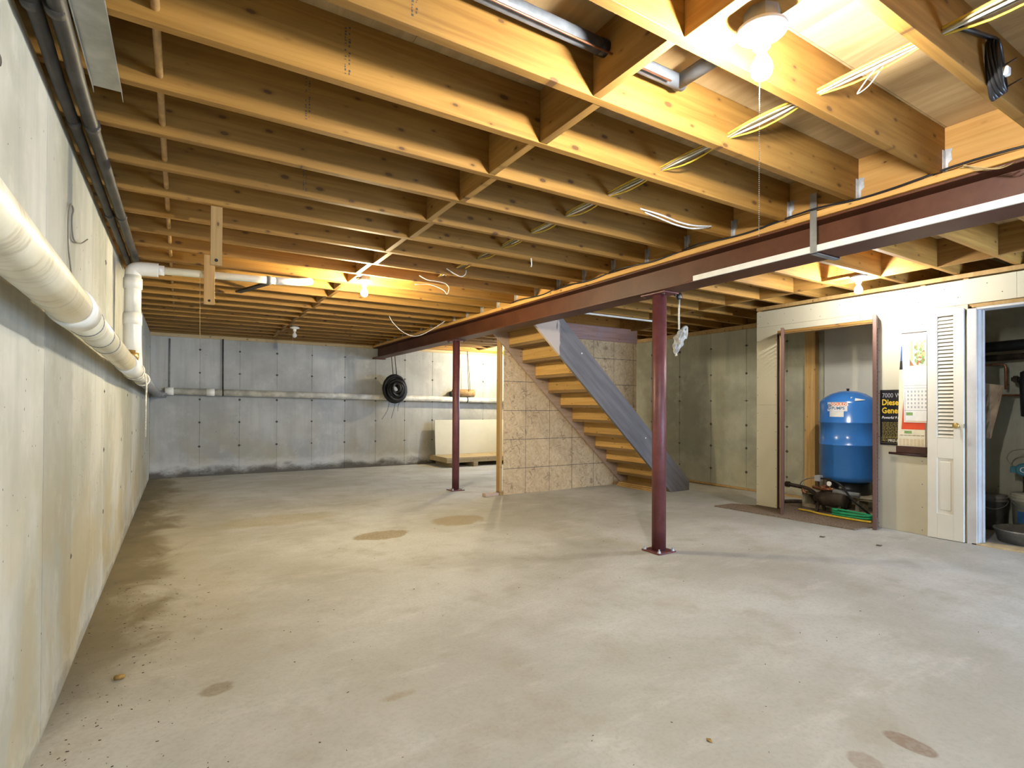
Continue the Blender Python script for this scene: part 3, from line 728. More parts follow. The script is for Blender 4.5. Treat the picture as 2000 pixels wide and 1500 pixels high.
cc = thing('wall_calendar', 'white paper calendar with plant picture hung over the red scroll', 'calendar', (6.205, 2.36, 1.10))
CX = 6.205
sheet('page', M['paper'], 2.406, 2.225, 1.085, 1.915, CX, cc, 2.424)
sheet('picture', M['ink_cream'], 2.395, 2.225, 1.605, 1.855, CX-.0014, cc)
m = MB(); m.box((CX-.003, 2.425, 1.912), (CX+.003, 2.225, 1.920)); m.build('hanger_strip', M['darkmetal'], cc)
sheet('picture_stripe', M['ink_tan'], 2.358, 2.335, 1.66, 1.84, CX-.0024, cc, 2.352)
MB().prism([(CX-.0026, 2.358, 1.672), (CX-.0026, 2.325, 1.61), (CX-.0026, 2.358, 1.61)], (.0006, 0, 0)).build('picture_pot', M['ink_brn'], cc)
for nm, mt, n_ in (('picture_leaves', 'ink_grn', 22), ('picture_flowers', 'ink_tan', 26), ('picture_stems', 'ink_brn', 12)):
    m = MB()
    for i in range(n_):
        y = random.uniform(2.24, 2.315); z = random.uniform(1.64, 1.80) + (.03 if mt == 'ink_tan' else -.01); r = random.uniform(.006, .014); a = random.uniform(0, 3)
        m.prism([(CX-.0028-random.random()*.0005, y+r*math.cos(a+q), z+r*1.4*math.sin(a+q)) for q in (0, 1.4, 2.5, 3.6, 5.0)], (.0002, 0, 0))
    stuff(m.build(nm, M[mt], cc))
text('GCM', .042, (CX-.003, 2.313, 1.875), M['ink_gry'], cc)
m = MB()
for z in (1.425, 1.400, 1.195): m.box((CX-.0012, 2.405, z), (CX-.0004, 2.225, z+.004))
for r in range(5):
    for c_ in range(6): m.box((CX-.0012, 2.378-.028*c_, 1.362-.036*r), (CX-.0004, 2.366-.028*c_, 1.380-.036*r))
for i in range(40): m.box((CX-.0012, 2.402, 1.095+.007*i), (CX-.0004, 2.393, 1.098+.007*i))
stuff(m.build('printed_dates', M['ink_gry'], cc))
sheet('emblem', M['ink_grn'], 2.388, 2.335, 1.150, 1.178, CX-.0013, cc); sheet('caption', M['ink_tan'], 2.395, 2.225, 1.092, 1.100, CX-.0013, cc)

# ------------------------------------------------------------------ closet: tank, pump, blocks, hoses, carpet
P = [(5.80, 4.20), (5.885, 2.69), (6.18, 2.64), (6.30, 2.62), (7.20, 2.35), (7.20, 3.60), (6.60, 3.95), (6.22, 3.96), (6.10, 4.18)]
m = MB(); m.prism([(x, y, fz(x, y)+.002) for x, y in P], (0, 0, .011)); tag(m.build('carpet_mat', M['carpet']), 'grey-brown speckled carpet strip lying across the closet threshold', 'carpet')
tk = thing('water_tank', 'tall blue steel pressure tank with white and orange label in the closet', 'tank', (6.82, 3.215, .17))
TX, TY = 6.82, 3.215; R = .278
MB().lathe([(.02,.385),(.12,.388),(.22,.40),(.262,.425),(R,.465),(R,.80),(R+.006,.805),(R+.006,.815),(R,.82),(R,1.045),(R+.006,1.05),(R+.006,1.06),(R,1.065),(R,1.255),(R-.006,1.285),(.24,1.325),(.17,1.372),(.09,1.40),(.02,1.408)], (TX, TY, 0), 56).build('tank_body', M['blue'], tk)
MB().lathe([(.012,1.405),(.012,1.422),(.016,1.422),(.016,1.432),(.005,1.434)], (TX, TY, 0), 10).build('air_valve', M['darkmetal'], tk)
MB().lathe([(.205,.255),(.215,.26),(.205,.40),(.19,.40)], (TX, TY, 0), 32).build('base_ring', M['black'], tk)
def onTank(a, z, off): return Vector((TX + (R+off)*math.cos(a), TY + (R+off)*math.sin(a), z))
def tank_patch(nm, mat, a0, a1, z0, z1, off, par=None):
    m = MB(); n_ = 8; A = []
    for i in range(n_+1):
        a = a0+(a1-a0)*i/n_; A.append((m.bm.verts.new(onTank(a, z0, off)), m.bm.verts.new(onTank(a, z1, off))))
    for (p, q), (r_, s_) in zip(A, A[1:]): m.bm.faces.new((p, r_, s_, q))
    return m.build(nm, mat, par or tk)
ang = lambda u: math.radians(u)
A0 = math.atan2(-TY, -(TX-.42))            # direction from the tank to the viewer side of the room
tlab = tank_patch('label', M['ink_wht'], A0-.76, A0-.02, 1.180, 1.278, .0015)
tank_patch('label_band', M['ink_org'], A0-.60, A0-.03, 1.238, 1.275, .0022, tlab)
tank_patch('rating_label', M['paper'], A0-.66, A0-.14, 1.118, 1.179, .0017)
def tank_text(body, size, a0, z, mat, bold=0):
    cu = bpy.data.curves.new('lettering', 'FONT'); cu.body = body; cu.size = size; cu.resolution_u = 2; cu.offset = bold
    t = bpy.data.objects.new('lettering', cu); link(t); me = bpy.data.meshes.new_from_object(t.evaluated_get(bpy.context.evaluated_depsgraph_get()))
    bpy.data.objects.remove(t); bpy.data.curves.remove(cu)
    for v in me.vertices: v.co = onTank(a0 + v.co.x/R, z + v.co.y, .003) - wpos(tlab)
    me.materials.clear(); me.materials.append(mat); o = bpy.data.objects.new('lettering', me); link(o); o.parent = tlab
tank_text('GOULDS', .042, A0-.585, 1.241, M['ink_wht'], .0012); tank_text('PUMPS', .044, A0-.575, 1.198, M['lblblue'], .0010)
m = MB(); m.tube([onTank(A0-.68 + .055/R*0 + .075*math.cos(q), 1.228 + .027*math.sin(q), .003) for q in [k*.5 for k in range(13)]], .004, 5)
m.tube([onTank(A0-.68 + .035*math.cos(q), 1.228 + .012*math.sin(q), .003) for q in [k*.6 for k in range(9)]], .0035, 5); m.build('logo', M['lblblue'], tlab)
m = MB(); q0 = Vector((TX-.19, TY-.17, 1.318)); m.prism([q0, q0+Vector((.055,-.075,-.018)), q0+Vector((-.03,-.01,-.03))], (-.002, -.001, .004)); m.prism([q0+Vector((.0,.05,.012)), q0+Vector((.01,.03,.012)), q0+Vector((-.02,.035,.0))], (-.002,-.001,.003)); m.build('warning_tag', M['paper'], tk)
# concrete blocks under the tank
for i, (x, y, l) in enumerate(((6.70, 3.42, 'concrete block under the left side of the blue tank'), (6.72, 3.02, 'concrete block under the right side of the blue tank'))):
    z0 = fz(x, y)+.0135; t = thing('concrete_block', l, 'block', (x, y, z0)); m = MB()
    m.box((x-.10, y-.19, z0), (x+.10, y+.19, z0+.035)); m.box((x-.10, y-.19, z0+.155), (x+.10, y+.19, z0+.19))
    for yy_ in (-.19, -.0175, .155): m.box((x-.10, y+yy_, z0+.035), (x+.10, y+yy_+.035, z0+.155))
    m.build('block_body', M['block_c'], t)
t = thing('timber_plank', 'pale slab laid across the blocks beneath the tank', 'slab', (6.82, 3.2, .255))
MB().box((6.575, 2.86, fz(6.7,3.2)+.2045), (7.06, 3.62, .2535), .004).build('slab', M['block_c'], t)
pm = thing('water_pump', 'dark cast-iron pump with gauge and pipes in front of the tank', 'pump', (6.45, 3.33, .07))
zq = fz(6.5, 3.3) + .0135
MB().lathe([(.03,-.20),(.075,-.19),(.085,-.15),(.085,.06),(.07,.08),(.06,.10),(.045,.14)], (6.475, 3.25, .225), 20, 'Y').build('motor', M['darkmetal'], pm)
for y in (3.10, 3.33):
    for sx in (-1, 1): MB().bar((6.475+sx*.085, y, zq), (6.475+sx*.035, y, .19), .03, .016).build('leg', M['darkmetal'], pm)
MB().tube(spline([(6.47,3.39,.26),(6.47,3.46,.30),(6.47,3.56,.315),(6.46,3.70,.325)]), .022, 10).build('inlet_pipe', M['darkmetal'], pm)
MB().lathe([(.034,-.02),(.034,.02)], (6.46, 3.70, .325), 8, 'Y', False).build('fitting', M['darkmetal'], pm)
MB().tube([(6.46,3.52,.31),(6.46,3.52,.265),(6.44,3.47,.255)], .012, 8).build('drain_cock', M['copper'], pm)
MB().tube([(6.45,3.40,.335),(6.45,3.30,.325),(6.45,3.17,.335)], .017, 10).build('manifold', M['copper'], pm)
MB().tube([(6.45,3.18,.318),(6.47,3.05,.305),(6.49,2.93,.300)], .026, 12).build('outlet_pipe', M['pvcgrey'], pm)
MB().lathe([(.008,0),(.024,-.002),(.026,-.012),(.0235,-.016)], (6.425, 3.205, .395), 18, 'X').build('gauge', M['ink_wht'], pm)
MB().tube([(6.435,3.205,.335),(6.435,3.205,.375)], .007, 8).build('gauge_stem', M['brass'], pm)
MB().box((6.42, 3.31, .405), (6.49, 3.37, .468), .004).build('pressure_switch', M['ink_gry'], pm)
MB().tube([(6.455,3.34,.34),(6.455,3.34,.41)], .008, 8).build('switch_stem', M['darkmetal'], pm)
MB().box((6.40, 3.24, .335), (6.47, 3.29, .37), .006).build('tee', M['copper'], pm)
MB().tube(spline([(6.46,3.34,.44),(6.44,3.44,.425),(6.44,3.52,.38),(6.45,3.55,.33)]), .006, 6).build('wire', M['c_gry'], pm)
MB().tube(spline([(6.45,3.33,.435),(6.44,3.22,.44),(6.43,3.10,.40),(6.44,3.05,.34),(6.46,2.98,.24),(6.52,2.90,.15),(6.58,2.86,.085)]), .010, 8).build('flex_conduit', M['c_blk'], pm)
zc = lambda x, y: fz(x, y) + .0135
gh = [(6.355+.045*math.cos(q)*(1+.1*(q/9)), 2.945+.19*math.sin(q), zc(6.5,3)+.013+.004*q) for q in [k*.35 for k in range(44)]]
tag(MB().tube(gh, .0115, 8).build('garden_hose', M['green']), 'coiled green hose on the closet carpet below the tank', 'hose')
tag(MB().tube(spline([(6.34,3.50,zc(6.4,3.4)+.012),(6.33,3.36,zc(6.4,3.3)+.012),(6.28,3.22,zc(6.4,3.2)+.012),(6.265,3.05,zc(6.4,3)+.012),(6.265,2.85,zc(6.4,2.9)+.012),(6.28,2.72,zc(6.4,2.7)+.012)]), .011, 8).build('yellow_cord', M['yellow']), 'yellow rope lying on the carpet in front of the green hose', 'rope')
tag(MB().tube(spline([(6.62,3.88,.083),(6.72,3.80,.09),(6.85,3.72,.086),(6.98,3.66,.09)]), .022, 8).build('old_pipe', M['darkmetal']), 'dark length of old pipe on the closet floor left of the pump', 'pipe')
tag(MB().tube([(7.10,3.50,.09),(7.10,3.50,1.20)], .022, 10).build('grey_riser', M['pvcgrey']), 'thin grey pipe standing against the wall left of the tank', 'pipe')

# ------------------------------------------------------------------ utility space beyond the right doorway
t = thing('paper_bag', 'crumpled tan paper sheet hanging behind the doorway jamb', 'paper', (6.6, 1.87, 1.0))
bm = bmesh.new(); gv = []; n1, n2 = 8, 12
for j in range(n2+1):
    for i in range(n1+1):
        s_, v_ = i/n1, j/n2; y = 1.96 - s_*(.165 - .10*(1-v_)); z = .95 + v_*(.50 - .03*s_) 
        gv.append(bm.verts.new((6.60+.014*math.sin(7*s_+3*v_)+random.uniform(-.006,.006), y, z)))
for j in range(n2):
    for i in range(n1): a = j*(n1+1)+i; bm.faces.new((gv[a], gv[a+1], gv[a+n1+2], gv[a+n1+1]))
mb = MB(); mb.bm.free(); mb.bm = bm; o = mb.build('sheet', M['bag'], t); sm = o.modifiers.new('s', 'SOLIDIFY'); sm.thickness = .004
t = thing('filter_housing', 'black water filter canister on the utility room wall', 'filter', (7.0, 1.74, 1.2))
MB().lathe([(.03,-.32),(.055,-.31),(.065,-.02),(.075,0),(.075,.03),(.06,.045),(.06,.09),(.03,.11)], (7.0, 1.74, 1.46), 20).build('canister', M['black'], t)
MB().tube([(7.0,1.86,1.49),(7.0,1.62,1.49)], .02, 10).build('port_pipe', M['darkmetal'], t)
MB().lathe([(.032,-.015),(.032,.015)], (7.0,1.83,1.49), 8, 'Y', False).build('fitting', M['darkmetal'], t)
for nm, pts, r, mt, lb in (
    ('copper_pipe', [(7.1,1.93,1.40),(7.1,1.93,1.60),(7.1,1.935,1.63),(7.1,1.96,1.64),(7.1,2.2,1.64)], .011, 'copper', 'bent copper pipe rising behind the tan paper'),
    ('supply_pipe', [(7.15,2.2,1.345),(7.15,.9,1.345)], .010, 'copper', 'thin copper pipe running level across the utility room wall'),
    ('drain_main', [(7.05,2.29,1.80),(7.05,.6,1.84)], .05, 'black', 'thick black pipe high on the utility room wall, upper one'),
    ('vent_pipe', [(7.12,2.29,1.70),(7.12,.6,1.73)], .032, 'darkmetal', 'thinner dark pipe directly beneath the thick black pipe')):
    tag(MB().tube(pts, r, 12).build(nm, M[mt]), lb, 'pipe')
t = thing('water_meter', 'teal valve head with a white letter and wire loop on a stem', 'valve', (6.95, 1.76, .35))
MB().lathe([(.02,0),(.055,-.005),(.06,-.03),(.045,-.045)], (6.95, 1.755, .665), 20, 'X').build('valve_head', M['teal'], t)
text('C', .075, (6.903, 1.782, .64), M['ink_wht'], t)
MB().box((6.93, 1.80, .63), (6.98, 1.855, .69), .006).build('side_box', M['teal'], t)
MB().tube([(6.96,1.755,.61),(6.96,1.755,.46)], .018, 8).build('stem', M['darkmetal'], t)
MB().tube(spline([(6.95,1.84,.69),(6.95,1.88,.76),(6.95,1.84,.83),(6.95,1.74,.85)]), .005, 6).build('wire', M['c_gry'], t)
def bucket(x, y, r, h, mat, label, lab=None):
    z0 = fz(x, y); t = thing('bucket', label, 'bucket', (x, y, z0))
    MB().lathe([(r*.86,.001),(r*.97,h*.82),(r*1.03,h*.82),(r*1.03,h*.86),(r*.98,h*.86),(r*.98,h*.90),(r*1.04,h*.90),(r*1.04,h*.95),(r,h*.96)], (x, y, z0), 28).build('pail', mat, t)
    MB().lathe([(r*1.0,h*.955),(r*1.02,h),(r*.4,h*1.005)], (x, y, z0), 28).build('lid', mat, t)
    MB().tube([(x + r*1.06*math.cos(a), y + r*1.06*math.sin(a), z0 + h*(.84 - .22*math.sin((a-2.2)/2.6*math.pi))) for a in [2.2+2.6*k/12 for k in range(13)]], .004, 5).build('handle', M['galv'], t)
    if lab: MB().box((x-r*.985-.002, y-.035, z0+h*.30), (x-r*.9, y+.055, z0+h*.58)).build('label', lab, t)
bucket(7.08, 1.752, .135, .37, M['bucketw'], 'cream plastic pail with a blue label in the utility room', M['lblblue'])
bucket(7.08, 2.03, .115, .33, M['bucketg'], 'dull grey pail behind the tin tub, left of the cream pail')
t = thing('tin_tub', 'low round tin tub just inside the right doorway', 'tub', (6.66, 1.655, fz(6.7,1.7)))
m = MB(); x, y, z0 = 6.66, 1.655, fz(6.7,1.7); m.lathe([(.20,.002),(.225,.10),(.232,.103),(.232,.115),(.222,.112),(.198,.012),(.02,.010)], (x, y, z0), 36); m.build('tub_body', M['tin'], t)
t['category'] = 'tub'

# ------------------------------------------------------------------ drain piping on the left and back walls
dp = thing('drain_pipe', 'stained white plastic drain pipe running along the left wall', 'pipe', (.125, 3, 1.5))
XD = .112
def zd(y): return 1.562 - .0215*(y-1.2)
MB().tube([(XD, y, zd(y)) for y in (-2.6, 0, 1.5, 2.33)], .060, 28).build('pipe_run', M['pvc'], dp)
MB().tube([(XD, y, zd(y)) for y in (2.30, 3.2, 4.42)], .057, 28).build('pipe_run', M['pvc'], dp)
MB().lathe([(.060,-.085),(.067,-.083),(.067,.083),(.060,.085)], (XD, 2.335, zd(2.335)), 28, 'Y').build('coupling', M['pvcclean'], dp)
for y in (2.60, 2.98, 3.25): MB().lathe([(.0575,-.007),(.0592,-.005),(.0592,.005),(.0575,.007)], (XD, y, zd(y)), 28, 'Y').build('pipe_band', M['pvcgrey'], dp)
MB().tube([(XD, 4.36, zd(4.36)), (XD, 5.30, zd(5.3))], .064, 28).build('wye_body', M['pvcclean'], dp)
YV = 4.94
MB().tube(spline([(XD, 5.15, zd(5.1)), (XD, 5.04, zd(5)+.10), (XD, YV+.02, zd(5)+.17), (XD, YV, zd(5)+.26), (XD, YV, 1.90)], 5), .058, 24).build('wye_branch', M['pvcclean'], dp)
MB().tube([(XD, YV, 1.88), (XD, YV, 2.18)], .054, 24).build('stack', M['pvcclean'], dp)
for z in (1.85, 2.12): MB().lathe([(.054,-.04),(.061,-.038),(.061,.038),(.054,.04)], (XD, YV, z), 24).build('coupling', M['pvcclean'], dp)
MB().lathe([(.05,.0),(.056,.02),(.056,.05),(.035,.052),(.035,.07),(.01,.072)], (XD, 4.70, zd(4.7)+.045), 20).build('cleanout_cap', M['brass'], dp)
MB().tube(spline([(XD, YV, 2.17), (XD+.005, YV, 2.215), (XD+.04, YV, 2.235), (XD+.12, YV, 2.240), (XD+.16, YV+.0, 2.240)], 5), .052, 20).build('elbow', M['pvcclean'], dp)
MB().tube([(.245, YV, 2.240), (.90, YV+.01, 2.262), (1.10, YV+.015, 2.268)], .030, 16).build('branch_pipe', M['pvc'], dp)
MB().lathe([(.031,-.03),(.038,-.03),(.038,.03),(.031,.03)], (.28, YV, 2.242), 16, 'X').build('reducer', M['pvcclean'], dp)
MB().lathe([(.031,-.02),(.037,-.02),(.037,.02),(.031,.02)], (1.05, YV+.012, 2.266), 16, 'X').build('reducer', M['pvcgrey'], dp)
MB().tube([(1.10, YV+.015, 2.268), (1.32, YV+.2, 2.32), (1.44, YV+.30, 2.36)], .033, 14).build('branch_pipe', M['pvcclean'], dp)
MB().tube([(XD, 5.28, zd(5.28)), (XD, 6.4, zd(6.4))], .056, 24).build('pipe_run', M['pvcback'], dp)
for y in (5.32, 6.25): MB().lathe([(.056,-.03),(.064,-.028),(.064,.028),(.056,.03)], (XD, y, zd(y)), 24, 'Y').build('coupling', M['pvcclean'], dp)
MB().tube([(XD, 6.28, zd(6.28)), (XD, 10.30, zd(9.6)), (XD+.01, 10.42, zd(9.6)), (XD+.05, 10.468, zd(9.6)), (XD+.12, 10.478, zd(9.6))], .0565, 24).build('pipe_run', M['pvcgrey'], dp)
bp = thing('back_drain_pipe', 'dusty white drain pipe running level along the back wall', 'pipe', (3.5, 10.48, 1.35))
zk = lambda x: 1.432 - .0155*(x-.2)
MB().tube([(.22, 10.478, zk(.2)), (3.0, 10.478, zk(3)), (7.2, 10.478, zk(7.2))], .0565, 22).build('pipe_run', M['pvcback'], bp)
for x in (.27, .86): MB().lathe([(.057,-.06),(.064,-.058),(.064,.058),(.057,.06)], (x, 10.478, zk(x)), 22, 'X').build('coupling', M['pvcclean'], bp)
for x in (1.045, 5.70): MB().lathe([(.058,-.012),(.0605,-.012),(.0605,.012),(.058,.012)], (x, 10.478, zk(x)), 22, 'X').build('pipe_strap', M['darkmetal'], bp)
MB().tube([(1.045, 10.47, zk(1)+.05), (1.04, 10.47, 2.335)], .012, 6).build('hanger_rod', M['darkmetal'], bp)
tag(MB().tube([(.27, 10.545, zk(0)), (.27, 10.545, 2.30)], .012, 6).build('corner_rod', M['pvcgrey']), 'thin grey rod standing in the back left corner', 'rod')
# dark pipes beneath the joists along the left wall
for nm, x0, r, lb in (('heating_pipe', .040, .021, 'dark pipe under the joists nearest the left wall'), ('heating_pipe', .098, .025, 'dark pipe under the joists, second from the left wall')):
    t = thing(nm, lb, 'pipe', (x0, 2.5, 2.36))
    pts = [(x0 + (.012 if y < 2.2 else 0) + .014*(y-2)/3.5, y, 2.362 - .004*math.sin(y*2)) for y in (-2.6, 0, 1.2, 2.0, 2.5, 3.2, 4.2, 5.0, 5.56)]
    MB().tube(spline(pts, 3), r, 14).build('pipe_run', M['blackpipe'], t)
    for y in (2.02, 2.80, 4.05): MB().lathe([(r,-.02),(r+.004,-.018),(r+.004,.018),(r,.02)], (x0+.014*(y-2)/3.5+(.006 if y < 2.2 else 0), y, 2.362-.004*math.sin(y*2)), 14, 'Y').build('coupling', M['blackpipe'], t)
m = MB(); m.prism([(.138, -1.5, 2.386), (.226, -1.5, 2.386), (.226, 2.49, 2.386), (.138, 2.49, 2.386)], (0, 0, .0015))
m.prism([(.138, -1.5, 2.386), (.138, 2.50, 2.386), (.138, 2.515, 2.372), (.138, -1.5, 2.366)], (.0015, 0, 0)); m.prism([(.2245, -1.5, 2.386), (.2245, 2.49, 2.386), (.2245, 2.54, 2.372), (.2245, -1.5, 2.372)], (.0015, 0, 0))
tag(m.build('metal_pan', M['galv']), 'long galvanized sheet metal channel nailed under the joists near the left wall', 'channel')
tag(MB().tube([(.345, y, 2.441) for y in (-2.6, 2, 5, 9.8)], .0125, 10).build('joist_tube', M['tube']), 'thin brown tube threaded through the joists near the left wall', 'tube')
for nm, x0, x1, y, z0, lb in (('hanging_board', .566, .628, Y0+S*5+JT+.0015, 2.045, 'pale board nailed to a joist and hanging down, nearer of two'), ('hanging_board', .572, .648, Y0+S*8+JT+.0015, 2.005, 'pale board with a hole hanging from a joist, farther of two')):
    t = tag(MB().box((x0, y, z0), (x1, y+.018, 2.60), .0015).build(nm, M['stud']), lb, 'board')
    MB().lathe([(.010,0),(.008,-.0012)], ((x0+x1)/2, y-.0004, z0+.03), 10, 'Y').build('hole', M['ink_blk'], t)
tag(MB().tube([(.545, 4.868, 2.24), (.547, 4.868, 1.90), (.549, 4.868, 1.72)], .0016, 5).build('hanging_string', M['twine']), 'thin orange string dangling beside the holed hanging board', 'string')
tag(MB().bar((.924, 6.258, 2.384), (1.175, 5.521, 2.384), .06, .019, bev=.002).build('wood_cleat', M['darkmetal']), 'short dark cleat nailed under the joists beside the white branch pipe', 'cleat')
# rope tied on the drain pipe
t = thing('tied_rope', 'thin rope knotted round the left drain pipe with a hanging loop', 'rope', (XD, 5.2, 1.3))
for k in range(4): MB().tube([(XD+.069*math.cos(a), 5.10+.022*k+.008*math.sin(a*2+k), zd(5.1)+.069*math.sin(a)) for a in [2*math.pi*q/18 for q in range(18)]], .005, 6, closed=True).build('wrap', M['rope'], t)
MB().tube(spline([(XD+.071,5.14,zd(5.1)-.02),(XD+.082,5.14,1.36),(XD+.08,5.10,1.24),(XD+.08,5.14,1.19),(XD+.08,5.18,1.24),(XD+.085,5.15,1.36),(XD+.075,5.15,zd(5.1)-.03)]), .004, 6).build('loop', M['rope'], t)
MB().tube([(XD+.078,5.15,zd(5.1)-.03),(XD+.08,5.15,1.1),(XD+.08,5.155,.96)], .004, 6).build('tail', M['rope'], t)
# wire on the left wall
tag(MB().tube(spline([(.012,3.10,1.70),(.010,3.02,1.80),(.010,2.95,1.90),(.012,2.935,2.02),(.014,2.97,2.075),(.014,3.03,2.07),(.014,3.0,2.02),(.012,3.06,1.95),(.016,3.22,1.97),(.03,3.33,2.02)]), .0035, 6).build('wall_wire', M['c_gry']), 'bent grey wire looped on the left concrete wall above the pipe', 'wire')
m = MB(); m.tube([(.008,3.10,1.76),(.012,3.105,1.68)], .008, 6); m.tube([(.01,3.09,1.685),(.025,3.17,1.685)], .005, 6)
tag(m.build('pipe_spike', M['darkmetal']), 'dark iron spike driven into the left wall just above the pipe', 'spike')

# ------------------------------------------------------------------ lamps
def lampholder(name, x, y, z, label, idx, burning, chain=None, r=.068, box=True):
    t = thing(name, label, 'lamp', (x, y, z+.03))
    if box: MB().lathe([(.052,.002),(.052,.046),(.048,.048)], (x, y, z), 8, smooth=False).build('junction_box', M['galv'], t)
    pb = MB().lathe([(r*.9,0),(r,-.006),(r,-.016),(r*.86,-.022),(r*.42,-.030),(r*.34,-.036),(r*.34,-.062),(r*.30,-.064)], (x, y, z), 32); pb = pb.build('porcelain_base', M['porcelain'], t)
    for s_ in (-1, 1): MB().lathe([(.005,-.024),(.005,-.019)], (x+s_*.045, y, z), 6, smooth=False).build('screw', M['galv'], pb)
    zb_ = z-.062
    prof = [(.012,0),(.013,-.018),(.018,-.030),(.027,-.046),(.031,-.062),(.029,-.078),(.020,-.090),(.008,-.096),(.002,-.097)]
    if burning:
        col, wt = LAMP[idx]; mt = emit('bulb_glow_%s' % name, col, wt, .030)
    else: mt = M['bulboff']
    MB().lathe(prof, (x, y, zb_), 20).build('bulb', mt, t)
    if chain:
        m = MB(); zc_ = z-.05; n_ = int(chain/.0062)
        bmv = m
        for i in range(n_): bmv.lathe([(.0004,-.002),(.0021,0),(.0004,.002)], (x-.028-.0012*i/60, y-.012, zc_-.0062*i), 5)
        stuff(bmv.build('pull_chain', M['c_wht'], t))
    return t
lampholder('ceiling_lamp', 1.912, .998, 2.368, 'lit bare bulb on a white holder with long bead chain, nearest the camera', 1, True, chain=.60, r=.072)
lampholder('ceiling_lamp', 1.872, 5.00, 2.385, 'lit bare bulb on a white holder among the far left joists', 2, True, r=.068)
lampholder('ceiling_lamp', 1.882, 8.64, 2.385, 'unlit bulb on a white holder near the back wall', 3, False, chain=.25)
lampholder('ceiling_lamp', 5.575, 2.50, 2.395, 'lit bare bulb just in front of the closet partition', 4, True, box=False)
lampholder('ceiling_lamp', 6.20, 9.60, 2.385, 'lit bulb hidden behind the stair wall at the back right', 5, True)
m = MB().box((1.80, .80, 2.414), (1.97, 1.178, 2.436)); m2 = m.build('lamp_bracket', M['joist'], ceil)
for x, y in ((1.872, 5.0), (1.882, 8.64), (5.575, 2.5), (6.2, 9.6)):
    k = math.floor((y-Y0)/S); a = Y0+S*k+JT; b = Y0+S*(k+1)
    if (y, x) == (5.0, 1.872): pass
    MB().box((x-.045, a+.001, ZJ+.041 if x != 5.575 else ZJ+.003), (x+.045, b-.001, ZJ+.062 if x != 5.575 else ZJ+.03)).build('lamp_bracket', M['joist'], ceil)

# ------------------------------------------------------------------ pipe with grey insulation in the front joist bay
t = thing('insulated_pipe', 'grey foam-wrapped pipe turning a corner between the near joists', 'pipe', (1.9, 1.52, 2.53))
MB().tube([(-.05, 1.50, 2.530), (1.0, 1.512, 2.532), (1.83, 1.515, 2.535)], .0285, 20).build('insulation', M['insul'], t)
MB().lathe([(.030,-.03),(.0305,0),(.030,.03)], (1.742, 1.514, 2.5345), 20, 'X').build('sleeve', M['black'], t)
MB().tube([(1.83, 1.515, 2.535), (2.16, 1.516, 2.537)], .0285, 20).build('insulation', M['insul'], t)
MB().tube([(2.135, 1.535, 2.537), (2.137, 1.22, 2.538), (2.14, .60, 2.54), (2.14, -.5, 2.54)], .0285, 20).build('insulation', M['insul'], t)
tag(MB().tube([(-.05, 1.47, 2.488), (1.2, 1.475, 2.492), (2.05, 1.478, 2.495)], .004, 6).build('thin_copper', M['copper']), 'thin copper line just below the grey insulated pipe', 'pipe')
# ------------------------------------------------------------------ cables
def run(off, dz, sag, y0, y1, mat, r, lb, nm='electrical_cable'):
    pts = []; k0 = math.floor((y0-Y0)/S); y = Y0+S*k0; i = 0
    while y < y1:
        j = .006*math.sin(i*2.3+off*300)
        pts += [(2.548+off*.6, y, 2.455+dz), (2.548+off*.6, y+JT, 2.455+dz), (2.548+off*1.5+j, y+JT+.12, 2.455+dz-sag*.8), (2.548+off*1.6+j, y+JT+.25, 2.455+dz-sag)]; y += S; i += 1
    return tag(MB().tube(spline(pts, 3), r, 6).build(nm, mat), lb, 'cable')
run(-.012, .010, .002, -2.2, 5.0, M['c_yel'], .0050, 'yellow electrical cable threaded through the joists, upper strand')
run(.000, .012, .001, -2.2, 5.2, M['c_wht'], .0062, 'thick white electrical cable threaded through the joists')
run(.014, .008, .004, -2.2, 4.6, M['c_gry'], .0052, 'grey-brown electrical cable threaded through the joists')
run(.016, -.004, .012, -2.2, 4.2, M['c_yel'], .0040, 'yellow electrical cable sagging lowest in the joist bundle')
run(.002, -.002, .004, -2.2, 3.6, M['c_wht'], .0048, 'thin white electrical cable beneath the thick white one in the joist bundle')
run(-.014, -.004, .0, -2.2, 4.4, M['c_tan'], .0050, 'tan electrical cable threaded through the joists')
tag(MB().tube(spline([(2.53,.95,2.44),(2.50,.97,2.40),(2.49,1.0,2.36),(2.52,1.02,2.365),(2.56,1.0,2.40),(2.57,.96,2.45)]), .0022, 5).build('wire_loop', M['c_wht']), 'small cream wire loop hanging near the first joist bay', 'wire')
for k, (dz, dy) in enumerate(((0, 0), (-.012, .02))):
    tag(MB().tube(spline([(2.80,2.40+dy,2.425),(2.93,2.35+dy,2.395+dz),(3.08,2.34+dy,2.375+dz),(3.24,2.35+dy,2.385+dz),(3.42,2.37+dy,2.42)]), .0055, 6).build('sagging_cable', M['c_wht']), ('upper' if k == 0 else 'lower') + ' of two white cables sagging below a joist near the beam', 'cable')
